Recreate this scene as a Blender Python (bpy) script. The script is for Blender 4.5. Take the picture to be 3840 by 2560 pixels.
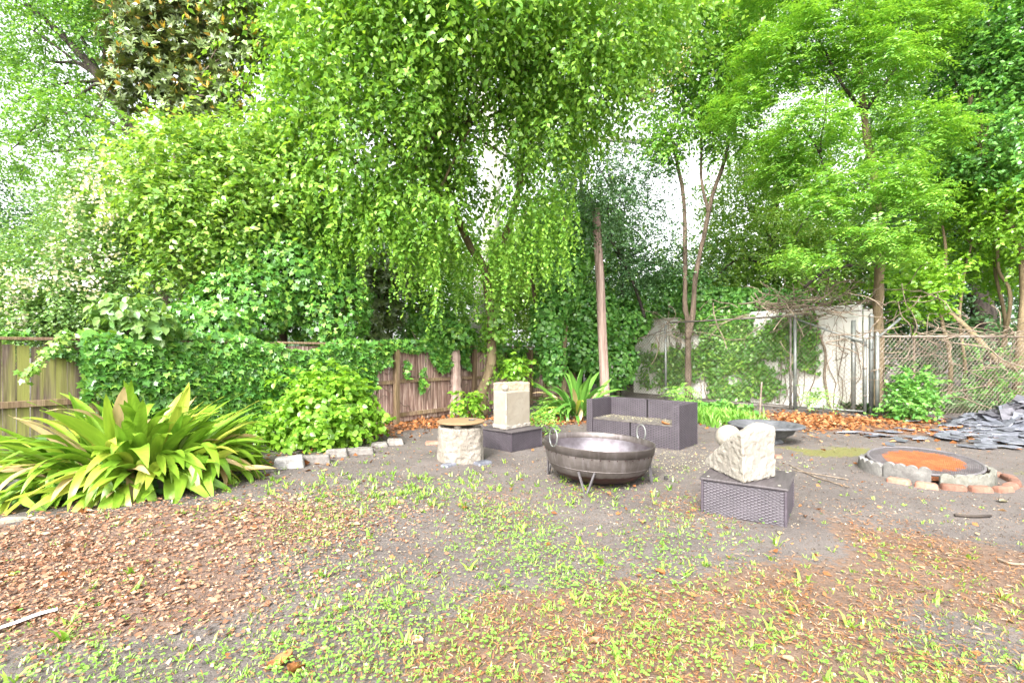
import bpy, bmesh, math, random
import numpy as np
from mathutils import Vector, Matrix
R = math.radians
random.seed(7)
rng = np.random.default_rng(11)
scene = bpy.context.scene
for o in list(bpy.data.objects):
    bpy.data.objects.remove(o)

# ------------------------------------------------------------------ camera, sky, sun, exposure
CAM_H, FPX, HOR = 1.45, 1813.0, 1325.0          # eye height (m), focal length and horizon in photo pixels
cam_d = bpy.data.cameras.new('camera')
cam = bpy.data.objects.new('camera', cam_d)
scene.collection.objects.link(cam)
cam.location = (0, 0, CAM_H)
cam.rotation_euler = (R(90), 0, 0)
cam_d.sensor_width = 36.0
cam_d.lens = 36.0 * FPX / 3840.0
cam_d.shift_y = (HOR - 1280.0) / 3840.0
cam_d.clip_start, cam_d.clip_end = 0.05, 1000
scene.camera = cam

SUN_EL, SUN_AZ = R(42), R(200)                   # compass-like: az measured from +Y clockwise
world = bpy.data.worlds.new('World')
scene.world = world
world.use_nodes = True
wn, wl = world.node_tree.nodes, world.node_tree.links
bg = wn['Background']
sky = wn.new('ShaderNodeTexSky')
sky.sky_type = 'NISHITA'
sky.sun_disc = False
sky.sun_elevation, sky.sun_rotation = SUN_EL, SUN_AZ
sky.air_density, sky.dust_density, sky.ozone_density = 1.0, 4.0, 1.0
hsv = wn.new('ShaderNodeHueSaturation')
hsv.inputs['Saturation'].default_value = 0.12     # overcast: a white, even sky
wl.new(sky.outputs[0], hsv.inputs['Color'])
wl.new(hsv.outputs[0], bg.inputs['Color'])
bg.inputs['Strength'].default_value = 0.15
sun_d = bpy.data.lights.new('sun', 'SUN')
sun_d.energy, sun_d.angle, sun_d.color = 1.5, R(14), (1.0, 0.97, 0.92)
sun = bpy.data.objects.new('sun', sun_d)
scene.collection.objects.link(sun)
sdir = Vector((math.sin(SUN_AZ) * math.cos(SUN_EL), math.cos(SUN_AZ) * math.cos(SUN_EL), math.sin(SUN_EL)))
sun.rotation_euler = sdir.to_track_quat('Z', 'Y').to_euler()
vs = scene.view_settings
vs.view_transform, vs.look, vs.gamma, vs.use_curve_mapping = 'Standard', 'None', 1.0, False
vs.exposure = 2.38
scene.cycles.max_bounces = 8
scene.cycles.diffuse_bounces = 5
scene.cycles.transmission_bounces = 5

# ------------------------------------------------------------------ helpers
COL = scene.collection
A = np.array

def P(px, py, Y):                                # photo pixel + depth -> world
    return A([(px - 1920.0) / FPX * Y, Y, CAM_H - (py - HOR) / FPX * Y])

def V(vx, vy, Y):                                # same, in 2352-wide coordinates
    return P(vx * 1.63265, vy * 1.63265, Y)

def G(px, py, z=0.0):                            # photo pixel -> point on the ground
    Y = (CAM_H - z) * FPX / (py - HOR)
    return A([(px - 1920.0) / FPX * Y, Y, z])

def norm(a):
    return a / np.maximum(np.linalg.norm(a, axis=-1, keepdims=True), 1e-9)

_W = {}
def wob(p, freq=1.0, seed=0, oct=3):             # smooth vectorised noise, about -1..1
    p = np.asarray(p, float)
    if seed not in _W:
        r = np.random.default_rng(1000 + seed)
        _W[seed] = (norm(r.normal(size=(24, 3))), r.uniform(0, 6.28, 24), r.uniform(0.7, 1.4, 24))
    D, ph, fr = _W[seed]
    out = np.zeros(p.shape[:-1]); amp = 1.0; tot = 0
    for k in range(oct):
        f = freq * 2.1 ** k
        s = 0
        for i in range(8):
            j = (k * 8 + i) % 24
            s = s + np.sin((p @ D[j]) * f * fr[j] * 3.0 + ph[j])
        out = out + amp * s / 4.0
        tot += amp; amp *= 0.5
    return out / tot

def link(o, parent=None, world_coords=False):
    COL.objects.link(o)
    if parent is not None:
        o.parent = parent
        if world_coords:
            o.location = -Vector(parent.location)
    return o

def tag(o, label=None, cat=None, group=None, kind=None):
    if label: o['label'] = label
    if cat: o['category'] = cat
    if group: o['group'] = group
    if kind: o['kind'] = kind
    return o

def thing(name, label, cat, loc=(0, 0, 0), rz=0.0, group=None):
    o = bpy.data.objects.new(name, None)
    o.empty_display_size = 0.1
    o.location = loc
    o.rotation_euler = (0, 0, rz)
    COL.objects.link(o)
    return tag(o, label, cat, group)

def mesh_np(name, verts, faces_list, mat, attrs=None, smooth=True):
    """faces_list: int arrays (n,k)"""
    me = bpy.data.meshes.new(name)
    verts = np.asarray(verts, np.float32)
    me.vertices.add(len(verts))
    me.vertices.foreach_set('co', verts.ravel())
    tot = sum(f.size for f in faces_list)
    nf = sum(len(f) for f in faces_list)
    me.loops.add(tot)
    me.polygons.add(nf)
    me.loops.foreach_set('vertex_index', np.concatenate([f.ravel() for f in faces_list]).astype(np.int32))
    starts, c = [], 0
    for f in faces_list:
        starts.append(c + np.arange(len(f)) * f.shape[1]); c += f.size
    me.polygons.foreach_set('loop_start', np.concatenate(starts).astype(np.int32))
    me.polygons.foreach_set('use_smooth', np.full(nf, smooth))
    if attrs:
        for k, v in attrs.items():
            at = me.attributes.new(k, 'FLOAT', 'POINT')
            at.data.foreach_set('value', np.asarray(v, np.float32))
    if mat: me.materials.append(mat)
    me.update(calc_edges=True)
    return me

class MB:
    """collects geometry for ONE mesh object"""
    def __init__(s): s.v, s.f = [], []
    def add(s, v, f):
        n = len(s.v)
        s.v.extend([tuple(map(float, p)) for p in v]); s.f.extend([tuple(i + n for i in q) for q in f]); return s
    def box(s, c, d, M=None):
        x, y, z = d[0] / 2, d[1] / 2, d[2] / 2
        vv = [Vector((sx * x, sy * y, sz * z)) for sx in (-1, 1) for sy in (-1, 1) for sz in (-1, 1)]
        if M is not None: vv = [M @ p for p in vv]
        c = Vector(c)
        return s.add([p + c for p in vv], [(0, 1, 3, 2), (4, 6, 7, 5), (0, 4, 5, 1), (2, 3, 7, 6), (0, 2, 6, 4), (1, 5, 7, 3)])
    def tube(s, pts, rad, seg=7, cap=True):
        pts = np.asarray(pts, float); n = len(pts)
        rad = np.full(n, rad) if np.isscalar(rad) else np.asarray(rad, float)
        t = norm(np.gradient(pts, axis=0))
        ref = A([0, 0, 1.0]) if abs(t[0][2]) < 0.9 else A([1.0, 0, 0])
        u = norm(np.cross(t[0], ref)); vv = []
        for i in range(n):
            u = norm(u - t[i] * (u @ t[i])); w = np.cross(t[i], u)
            for k in range(seg):
                a = 2 * math.pi * k / seg
                vv.append(pts[i] + rad[i] * (math.cos(a) * u + math.sin(a) * w))
        ff = [(i * seg + k, i * seg + (k + 1) % seg, (i + 1) * seg + (k + 1) % seg, (i + 1) * seg + k) for i in range(n - 1) for k in range(seg)]
        if cap: ff += [tuple(range(seg))[::-1], tuple((n - 1) * seg + k for k in range(seg))]
        return s.add(vv, ff)
    def lathe(s, prof, seg=48, c=(0, 0, 0), close=False):
        vv, n = [], len(prof)
        for k in range(seg):
            a = 2 * math.pi * k / seg
            for r, z in prof: vv.append((c[0] + r * math.cos(a), c[1] + r * math.sin(a), c[2] + z))
        m = n if close else n - 1
        ff = [(k * n + i, ((k + 1) % seg) * n + i, ((k + 1) % seg) * n + (i + 1) % n, k * n + (i + 1) % n) for k in range(seg) for i in range(m)]
        return s.add(vv, ff)
    def sphere(s, c, r, n=10, m=16, sq=(1, 1, 1)):
        prof = [(r * math.sin(math.pi * i / n) + 1e-5, -r * math.cos(math.pi * i / n)) for i in range(n + 1)]
        vv, base = [], MB().lathe(prof, m)
        return s.add([(p[0] * sq[0] + c[0], p[1] * sq[1] + c[1], p[2] * sq[2] + c[2]) for p in base.v], base.f)
    def mesh(s, name, mat, smooth=False):
        me = bpy.data.meshes.new(name)
        me.from_pydata(s.v, [], s.f)
        if mat: me.materials.append(mat)
        me.polygons.foreach_set('use_smooth', np.full(len(me.polygons), smooth))
        me.update()
        return me
    def build(s, name, mat, parent=None, wc=False, smooth=False):
        return link(bpy.data.objects.new(name, s.mesh(name, mat, smooth)), parent, wc)

def bevel(o, w=0.006, seg=2, angle=40):
    m = o.modifiers.new('bevel', 'BEVEL'); m.width = w; m.segments = seg; m.limit_method = 'ANGLE'; m.angle_limit = R(angle)
    return o

def curve_pts(pts, n=24):                        # Catmull-Rom through control points
    pts = A(pts, float) if not isinstance(pts, np.ndarray) else pts
    q = np.vstack([2 * pts[0] - pts[1], pts, 2 * pts[-1] - pts[-2]])
    out = []
    m = len(pts) - 1
    for j in range(n + 1):
        t = j / n * m; i = min(int(t), m - 1); f = t - i
        p0, p1, p2, p3 = q[i], q[i + 1], q[i + 2], q[i + 3]
        out.append(0.5 * (2 * p1 + (p2 - p0) * f + (2 * p0 - 5 * p1 + 4 * p2 - p3) * f * f + (3 * p1 - p0 - 3 * p2 + p3) * f ** 3))
    return A(out)

# ------------------------------------------------------------------ materials
def new_mat(name):
    m = bpy.data.materials.new(name); m.use_nodes = True
    nt = m.node_tree
    return m, nt, nt.nodes, nt.links, nt.nodes['Principled BSDF']

def tex_noise(nt, scale, detail=4, rough=0.6, vec=None, dist=0.0):
    n = nt.nodes.new('ShaderNodeTexNoise')
    n.inputs['Scale'].default_value = scale; n.inputs['Detail'].default_value = detail
    n.inputs['Roughness'].default_value = rough; n.inputs['Distortion'].default_value = dist
    if vec: nt.links.new(vec, n.inputs['Vector'])
    return n

def ramp(nt, fac, stops):
    r = nt.nodes.new('ShaderNodeValToRGB')
    el = r.color_ramp.elements
    while len(el) < len(stops): el.new(0.5)
    for e, (p, c) in zip(el, stops):
        e.position = p; e.color = (*c, 1) if len(c) == 3 else c
    nt.links.new(fac, r.inputs[0])
    return r

def mixc(nt, fac, a, b, blend='MIX'):
    m = nt.nodes.new('ShaderNodeMix'); m.data_type = 'RGBA'; m.blend_type = blend
    for s, v in ((0, fac), (6, a), (7, b)):
        if isinstance(v, (int, float)): m.inputs[s].default_value = v
        elif isinstance(v, tuple): m.inputs[s].default_value = (*v, 1)
        else: nt.links.new(v, m.inputs[s])
    return m.outputs[2]

def coords(nt, scale=(1, 1, 1), obj=True):
    tc = nt.nodes.new('ShaderNodeTexCoord'); mp = nt.nodes.new('ShaderNodeMapping')
    mp.inputs['Scale'].default_value = scale
    nt.links.new(tc.outputs['Object'], mp.inputs[0])
    return mp.outputs[0]

def bump(nt, b, h, strength=0.5, dist=0.01):
    n = nt.nodes.new('ShaderNodeBump'); n.inputs['Strength'].default_value = strength; n.inputs['Distance'].default_value = dist
    nt.links.new(h, n.inputs['Height']); nt.links.new(n.outputs[0], b.inputs['Normal'])

def basic(name, c1, c2, scale=8, rough=0.8, metal=0.0, stretch=(1, 1, 1), bstr=0.4, bdist=0.01, c3=None, spec=0.4, lo=0.35, hi=0.65, vary=0.0):
    m, nt, ns, ls, b = new_mat(name)
    v = coords(nt, stretch)
    n = tex_noise(nt, scale, 6, 0.65, v)
    st = [(lo, c1), (hi, c2)] + ([(min(hi + 0.12, 1), c3)] if c3 else [])
    r = ramp(nt, n.outputs['Fac'], st)
    n2 = tex_noise(nt, scale * 4.5, 5, 0.7, v)
    col = mixc(nt, 0.5, r.outputs[0], mixc(nt, 1.0, r.outputs[0], ramp(nt, n2.outputs['Fac'], [(0.3, (0.55, 0.55, 0.55)), (0.7, (1.35, 1.35, 1.35))]).outputs[0], 'MULTIPLY'))
    if vary:
        oi = ns.new('ShaderNodeObjectInfo')
        col = mixc(nt, 1.0, col, ramp(nt, oi.outputs['Random'], [(0, (1 - vary,) * 3), (1, (1 + vary,) * 3)]).outputs[0], 'MULTIPLY')
    ls.new(col, b.inputs['Base Color'])
    b.inputs['Roughness'].default_value = rough; b.inputs['Metallic'].default_value = metal
    b.inputs['Specular IOR Level'].default_value = spec
    if bstr: bump(nt, b, n2.outputs['Fac'], bstr, bdist)
    return m

def leaf_mat(name, c1, c2, trans=0.35, rough=0.36, back=None, spec=0.65, tcol=None, c3=None, boost=True):
    """c1..c2 picked per leaf through the 'tint' attribute"""
    m, nt, ns, ls, b = new_mat(name)
    at = ns.new('ShaderNodeAttribute'); at.attribute_name = 'tint'
    k = (1.22, 1.10, 1.0) if boost else (1, 1, 1)
    c1, c2, c3 = (tuple(a * b for a, b in zip(c, k)) for c in (c1, c2, c3 or c2))
    st = [(0.0, c1), (0.75, c2), (1.0, c3)]
    col = ramp(nt, at.outputs['Fac'], st).outputs[0]
    if back:
        ge = ns.new('ShaderNodeNewGeometry')
        col = mixc(nt, ge.outputs['Backfacing'], col, back)
    ls.new(col, b.inputs['Base Color'])
    b.inputs['Roughness'].default_value = rough; b.inputs['Specular IOR Level'].default_value = spec
    if trans:
        tr = ns.new('ShaderNodeBsdfTranslucent')
        ls.new(mixc(nt, 1.0, col, tcol or (1.25, 1.2, 0.5), 'MULTIPLY'), tr.inputs[0])
        mx = ns.new('ShaderNodeMixShader'); mx.inputs[0].default_value = trans
        ls.new(b.outputs[0], mx.inputs[1]); ls.new(tr.outputs[0], mx.inputs[2])
        ls.new(mx.outputs[0], ns['Material Output'].inputs[0])
    return m

M = {}
M['lime'] = leaf_mat('leaf_lime', (0.104, 0.248, 0.044), (0.219, 0.389, 0.072), 0.42, c3=(0.293, 0.432, 0.120))
M['mulberry'] = leaf_mat('leaf_mulberry', (0.093, 0.246, 0.036), (0.210, 0.398, 0.063), 0.42)
M['ivy'] = leaf_mat('leaf_ivy', (0.047, 0.163, 0.030), (0.115, 0.293, 0.045), 0.25, 0.36, spec=0.55, c3=(0.203, 0.364, 0.060))
M['oak'] = leaf_mat('leaf_oak', (0.084, 0.230, 0.045), (0.168, 0.345, 0.068), 0.42)
M['magnolia'] = leaf_mat('leaf_magnolia', (0.066, 0.120, 0.036), (0.132, 0.198, 0.066), 0.10, 0.3, back=(0.120, 0.150, 0.042), spec=0.6)
M['bronze'] = leaf_mat('leaf_bronze', (0.40, 0.24, 0.03), (0.52, 0.36, 0.06), 0.2, 0.5, boost=False)
M['crepe'] = leaf_mat('leaf_crepe', (0.072, 0.184, 0.046), (0.156, 0.287, 0.078), 0.35)
M['evergreen'] = leaf_mat('leaf_evergreen', (0.038, 0.112, 0.045), (0.090, 0.196, 0.072), 0.2, 0.35)
M['pinnate'] = leaf_mat('leaf_pinnate', (0.085, 0.248, 0.035), (0.195, 0.389, 0.061), 0.40)
M['bright'] = leaf_mat('leaf_bright', (0.110, 0.275, 0.028), (0.202, 0.399, 0.042), 0.42)
M['thicket'] = leaf_mat('leaf_thicket', (0.058, 0.204, 0.042), (0.143, 0.336, 0.070), 0.32, 0.35)
M['flower'] = leaf_mat('blossom', (0.62, 0.58, 0.50), (0.75, 0.70, 0.64), 0.3, 0.7, boost=False)
M['seed'] = leaf_mat('seed_cluster', (0.50, 0.42, 0.12), (0.62, 0.52, 0.20), 0.3, 0.7, boost=False)
M['weed'] = leaf_mat('leaf_weed', (0.113, 0.258, 0.030), (0.218, 0.386, 0.060), 0.3, c3=(0.291, 0.386, 0.084))
M['clover'] = leaf_mat('leaf_clover', (0.11, 0.29, 0.045), (0.20, 0.41, 0.080), 0.3)
M['deadleaf'] = leaf_mat('dead_leaf', (0.158, 0.070, 0.037), (0.347, 0.199, 0.124), 0.05, 0.75, c3=(0.455, 0.331, 0.232), spec=0.2, boost=False)
M['orangeleaf'] = leaf_mat('orange_leaf', (0.173, 0.061, 0.020), (0.331, 0.137, 0.050), 0.08, 0.7, c3=(0.418, 0.259, 0.130), spec=0.2, boost=False)
M['needle'] = leaf_mat('needle_litter', (0.145, 0.067, 0.030), (0.275, 0.138, 0.064), 0.0, 0.85, c3=(0.344, 0.267, 0.195), spec=0.1, boost=False)
M['chip'] = leaf_mat('debris_chip', (0.072, 0.054, 0.040), (0.202, 0.144, 0.101), 0.0, 0.9, c3=(0.396, 0.360, 0.259), spec=0.1, boost=False)
M['petal'] = leaf_mat('fallen_petal', (0.245, 0.216, 0.130), (0.403, 0.374, 0.245), 0.0, 0.9, spec=0.1, boost=False)

M['bark'] = basic('bark_brown', (0.077, 0.056, 0.039), (0.210, 0.154, 0.112), 9, 0.9, stretch=(1, 1, 0.25), bstr=0.9, bdist=0.03)
M['darkbark'] = basic('bark_dark', (0.025, 0.019, 0.016), (0.075, 0.058, 0.045), 9, 0.9, stretch=(1, 1, 0.3), bstr=0.8, bdist=0.02)
M['tanbark'] = basic('bark_tan', (0.108, 0.076, 0.038), (0.194, 0.146, 0.081), 7, 0.85, stretch=(1, 1, 0.3), bstr=0.7, bdist=0.02, c3=(0.130, 0.135, 0.054))
M['sycamore'] = basic('bark_sycamore', (0.315, 0.300, 0.262), (0.495, 0.480, 0.435), 2.2, 0.8, stretch=(1, 1, 0.5), bstr=0.4, c3=(0.188, 0.150, 0.105))
M['pole'] = basic('pole_wood', (0.188, 0.119, 0.094), (0.425, 0.312, 0.263), 6, 0.9, stretch=(3, 3, 0.12), bstr=0.8, bdist=0.02)
M['vine'] = basic('dead_vine', (0.102, 0.071, 0.048), (0.242, 0.191, 0.140), 10, 0.9, bstr=0.5)
M['steel'] = basic('galvanised_steel', (0.153, 0.163, 0.153), (0.220, 0.224, 0.206), 6, 0.5, 0.55, bstr=0.15, c3=(0.163, 0.115, 0.076))
M['darkpipe'] = basic('weathered_pipe', (0.08, 0.07, 0.06), (0.18, 0.16, 0.14), 8, 0.7, 0.3, bstr=0.3)
M['wire'] = basic('mesh_wire', (0.160, 0.112, 0.080), (0.288, 0.248, 0.208), 2.5, 0.6, 0.4, bstr=0)
M['iron'] = basic('black_iron', (0.055, 0.056, 0.062), (0.12, 0.122, 0.13), 7, 0.6, 0.2, bstr=0.3)
M['slate'] = basic('slate', (0.065, 0.070, 0.087), (0.154, 0.157, 0.187), 3.5, 0.42, 0, bstr=0.35, spec=0.6, vary=0.35)
M['slate2'] = basic('slate_dark', (0.045, 0.043, 0.052), (0.10, 0.095, 0.11), 4, 0.5, 0, bstr=0.35, spec=0.5, vary=0.35)
M['brick'] = basic('old_brick', (0.178, 0.079, 0.052), (0.257, 0.140, 0.099), 7, 0.9, 0, bstr=0.6, c3=(0.178, 0.167, 0.072), vary=0.35)
M['concrete'] = basic('grey_concrete', (0.090, 0.084, 0.078), (0.159, 0.152, 0.140), 8, 0.92, 0, bstr=0.5, vary=0.35)
M['mossy'] = basic('mossy_concrete', (0.139, 0.134, 0.107), (0.231, 0.224, 0.193), 8, 0.92, 0, bstr=0.5, c3=(0.159, 0.165, 0.063), vary=0.35)
M['edging'] = basic('edging_stone', (0.125, 0.112, 0.100), (0.220, 0.201, 0.182), 7, 0.9, 0, bstr=0.7, bdist=0.015, vary=0.35)
M['palestone'] = basic('pale_edging_stone', (0.209, 0.199, 0.189), (0.308, 0.299, 0.283), 7, 0.9, 0, bstr=0.8, bdist=0.015)
# --- special materials
def plank_mat(name, cols, green=0.0):
    m, nt, ns, ls, b = new_mat(name)
    oi = ns.new('ShaderNodeObjectInfo')
    tc = ns.new('ShaderNodeTexCoord')
    ad = ns.new('ShaderNodeVectorMath'); ad.operation = 'ADD'
    sc = ns.new('ShaderNodeVectorMath'); sc.operation = 'SCALE'; sc.inputs[0].default_value = (37, 19, 53)
    ls.new(oi.outputs['Random'], sc.inputs['Scale']); ls.new(tc.outputs['Object'], ad.inputs[0]); ls.new(sc.outputs[0], ad.inputs[1])
    mp = ns.new('ShaderNodeMapping'); mp.inputs['Scale'].default_value = (9, 9, 0.55); ls.new(ad.outputs[0], mp.inputs[0])
    n = tex_noise(nt, 3.2, 6, 0.62, mp.outputs[0], 0.4)
    base = ramp(nt, n.outputs['Fac'], [(0.28, cols[0]), (0.5, cols[1]), (0.68, cols[2])]).outputs[0]
    mp2 = ns.new('ShaderNodeMapping'); mp2.inputs['Scale'].default_value = (60, 60, 1.6); ls.new(ad.outputs[0], mp2.inputs[0])
    g = tex_noise(nt, 2.0, 4, 0.6, mp2.outputs[0])
    base = mixc(nt, 1.0, base, ramp(nt, g.outputs['Fac'], [(0.35, (0.62, 0.6, 0.6)), (0.65, (1.2, 1.2, 1.2))]).outputs[0], 'MULTIPLY')
    base = mixc(nt, 1.0, base, ramp(nt, oi.outputs['Random'], [(0, (0.72, 0.68, 0.66)), (1, (1.22, 1.2, 1.2))]).outputs[0], 'MULTIPLY')
    if green:
        k = tex_noise(nt, 1.1, 3, 0.6, mp.outputs[0])
        base = mixc(nt, ramp(nt, k.outputs['Fac'], [(0.42, (0, 0, 0)), (0.62, (green, green, green))]).outputs[0], base, (0.24, 0.25, 0.06))
    ls.new(base, b.inputs['Base Color']); b.inputs['Roughness'].default_value = 0.9; b.inputs['Specular IOR Level'].default_value = 0.2
    bump(nt, b, g.outputs['Fac'], 0.6, 0.006)
    return m
M['plank'] = plank_mat('weathered_plank', ((0.115, 0.065, 0.051), (0.311, 0.209, 0.169), (0.675, 0.553, 0.472)))
M['plankg'] = plank_mat('mossy_plank', ((0.052, 0.040, 0.034), (0.120, 0.092, 0.072), (0.192, 0.160, 0.120)), 0.75)
M['rail'] = plank_mat('weathered_rail', ((0.096, 0.060, 0.040), (0.192, 0.128, 0.088), (0.288, 0.216, 0.152)), 0.2)

def wicker_mat():
    m, nt, ns, ls, b = new_mat('wicker_dark')
    v = coords(nt)
    n = tex_noise(nt, 5, 5, 0.6, v); n2 = tex_noise(nt, 70, 2, 0.5, v)
    c = ramp(nt, n.outputs['Fac'], [(0.3, (0.029, 0.022, 0.030)), (0.7, (0.061, 0.049, 0.061))]).outputs[0]
    # dust settled near the ground and in patches
    c = mixc(nt, ramp(nt, n2.outputs['Fac'], [(0.45, (0, 0, 0)), (0.8, (0.5, 0.5, 0.5))]).outputs[0], c, (0.117, 0.095, 0.101))
    ls.new(c, b.inputs['Base Color']); b.inputs['Roughness'].default_value = 0.5; b.inputs['Specular IOR Level'].default_value = 0.5
    return m
M['wicker'] = wicker_mat()
M['wback'] = basic('wicker_backing', (0.02, 0.018, 0.018), (0.04, 0.036, 0.036), 8, 0.8, bstr=0)
M['polywood'] = basic('poly_table_top', (0.045, 0.038, 0.040), (0.089, 0.076, 0.079), 4, 0.5, stretch=(14, 0.8, 1), bstr=0.3, bdist=0.003)
M['dustytop'] = basic('dusty_seat', (0.060, 0.051, 0.045), (0.120, 0.105, 0.093), 12, 0.9, bstr=0.4)

def stone_mat(name, c1, c2, dark, bs=0.9, sc=9):
    m, nt, ns, ls, b = new_mat(name)
    v = coords(nt)
    n = tex_noise(nt, 3, 5, 0.6, v); n2 = tex_noise(nt, sc * 2, 6, 0.7, v)
    vo = ns.new('ShaderNodeTexVoronoi'); vo.inputs['Scale'].default_value = sc; ls.new(v, vo.inputs['Vector'])
    c = ramp(nt, n.outputs['Fac'], [(0.3, c1), (0.7, c2)]).outputs[0]
    c = mixc(nt, ramp(nt, n2.outputs['Fac'], [(0.30, (0.75, 0.75, 0.75)), (0.46, (0, 0, 0))]).outputs[0], c, dark)
    ls.new(c, b.inputs['Base Color']); b.inputs['Roughness'].default_value = 0.92; b.inputs['Specular IOR Level'].default_value = 0.25
    ad = ns.new('ShaderNodeMath'); ad.operation = 'ADD'; ls.new(vo.outputs['Distance'], ad.inputs[0]); ls.new(n2.outputs['Fac'], ad.inputs[1])
    bump(nt, b, ad.outputs[0], bs, 0.018)
    return m
M['carved'] = stone_mat('rough_limestone', (0.249, 0.220, 0.184), (0.298, 0.274, 0.237), (0.166, 0.137, 0.105))
M['drum'] = stone_mat('weathered_limestone', (0.192, 0.165, 0.134), (0.276, 0.247, 0.209), (0.083, 0.069, 0.054), 1.0, 12)
M['sawn'] = stone_mat('sawn_limestone', (0.226, 0.194, 0.147), (0.255, 0.228, 0.181), (0.190, 0.155, 0.111), 0.25, 8)
M['rimstone'] = stone_mat('split_limestone', (0.224, 0.176, 0.120), (0.288, 0.240, 0.176), (0.160, 0.112, 0.072), 1.0, 10)
M['ball'] = basic('smooth_limestone', (0.223, 0.193, 0.153), (0.253, 0.233, 0.197), 9, 0.75, bstr=0.12, bdist=0.003)
M['disc'] = basic('sandstone_disc', (0.171, 0.106, 0.051), (0.217, 0.144, 0.075), 4, 0.75, stretch=(0.6, 3, 1), bstr=0.15, bdist=0.003)

def bowl_mat():
    m, nt, ns, ls, b = new_mat('aged_steel')
    v = coords(nt)
    n = tex_noise(nt, 4, 6, 0.65, v); vs_ = coords(nt, (9, 9, 1.2)); n2 = tex_noise(nt, 2.5, 5, 0.6, vs_)
    sx = ns.new('ShaderNodeSeparateXYZ'); tc = ns.new('ShaderNodeTexCoord'); ls.new(tc.outputs['Object'], sx.inputs[0])
    c = ramp(nt, n.outputs['Fac'], [(0.3, (0.070, 0.057, 0.052)), (0.7, (0.145, 0.124, 0.115))]).outputs[0]
    c = mixc(nt, ramp(nt, n2.outputs['Fac'], [(0.50, (0, 0, 0)), (0.72, (0.55, 0.55, 0.55))]).outputs[0], c, (0.20, 0.18, 0.18))
    # reddish oxide below the wetted line
    ad = ns.new('ShaderNodeMath'); ad.operation = 'MULTIPLY_ADD'; ls.new(n.outputs['Fac'], ad.inputs[0]); ad.inputs[1].default_value = 0.07; ls.new(sx.outputs[2], ad.inputs[2])
    mr = ns.new('ShaderNodeMapRange'); ls.new(ad.outputs[0], mr.inputs[0])
    mr.inputs[1].default_value = 0.165; mr.inputs[2].default_value = 0.178; mr.inputs[3].default_value = 1; mr.inputs[4].default_value = 0
    c = mixc(nt, mr.outputs[0], c, (0.045, 0.02, 0.02))
    ls.new(c, b.inputs['Base Color']); b.inputs['Metallic'].default_value = 0.55
    ls.new(ramp(nt, n.outputs['Fac'], [(0.35, (0.38, 0.38, 0.38)), (0.7, (0.62, 0.62, 0.62))]).outputs[0], b.inputs['Roughness'])
    bump(nt, b, n.outputs['Fac'], 0.2, 0.01)
    return m
M['bowl'] = bowl_mat()

def bowl_in_mat():
    m, nt, ns, ls, b = new_mat('polished_inner_steel')
    v = coords(nt); n = tex_noise(nt, 5, 6, 0.65, v)
    ls.new(ramp(nt, n.outputs['Fac'], [(0.3, (0.10, 0.08, 0.085)), (0.7, (0.27, 0.25, 0.27))]).outputs[0], b.inputs['Base Color'])
    b.inputs['Metallic'].default_value = 0.85
    ls.new(ramp(nt, n.outputs['Fac'], [(0.3, (0.30,) * 3), (0.7, (0.45,) * 3)]).outputs[0], b.inputs['Roughness'])
    return m
M['bowlin'] = bowl_in_mat()
M['rustmesh'] = basic('grate_mesh', (0.260, 0.071, 0.024), (0.360, 0.122, 0.044), 3.5, 0.8, 0.1, bstr=0.2)
M['greymesh'] = basic('grate_mesh_grey', (0.088, 0.080, 0.084), (0.152, 0.140, 0.144), 4, 0.7, 0.3, bstr=0.2)
M['ember'] = basic('rusty_ash_plate', (0.180, 0.054, 0.018), (0.260, 0.094, 0.034), 3, 0.9, 0, bstr=0.4)

def wall_mat():
    m, nt, ns, ls, b = new_mat('white_render')
    v = coords(nt)
    n = tex_noise(nt, 0.9, 6, 0.6, v); n2 = tex_noise(nt, 9, 6, 0.7, v); st = tex_noise(nt, 1.5, 5, 0.6, coords(nt, (3, 3, 0.35)))
    c = ramp(nt, n.outputs['Fac'], [(0.3, (0.552, 0.524, 0.460)), (0.6, (0.662, 0.644, 0.598))]).outputs[0]
    c = mixc(nt, ramp(nt, st.outputs['Fac'], [(0.5, (0, 0, 0)), (0.75, (0.6, 0.6, 0.6))]).outputs[0], c, (0.352, 0.336, 0.272))
    c = mixc(nt, ramp(nt, n2.outputs['Fac'], [(0.3, (0.5, 0.5, 0.5)), (0.42, (0, 0, 0))]).outputs[0], c, (0.30, 0.27, 0.22))
    ls.new(c, b.inputs['Base Color']); b.inputs['Roughness'].default_value = 0.9
    bump(nt, b, n2.outputs['Fac'], 0.35, 0.01)
    return m
M['wall'] = wall_mat()

# ------------------------------------------------------------------ ground
def gauss(x, y, cx, cy, sx, sy, rot=0.0):
    c, s = math.cos(rot), math.sin(rot)
    u = (x - cx) * c + (y - cy) * s; w = -(x - cx) * s + (y - cy) * c
    return np.exp(-0.5 * ((u / sx) ** 2 + (w / sy) ** 2))

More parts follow.
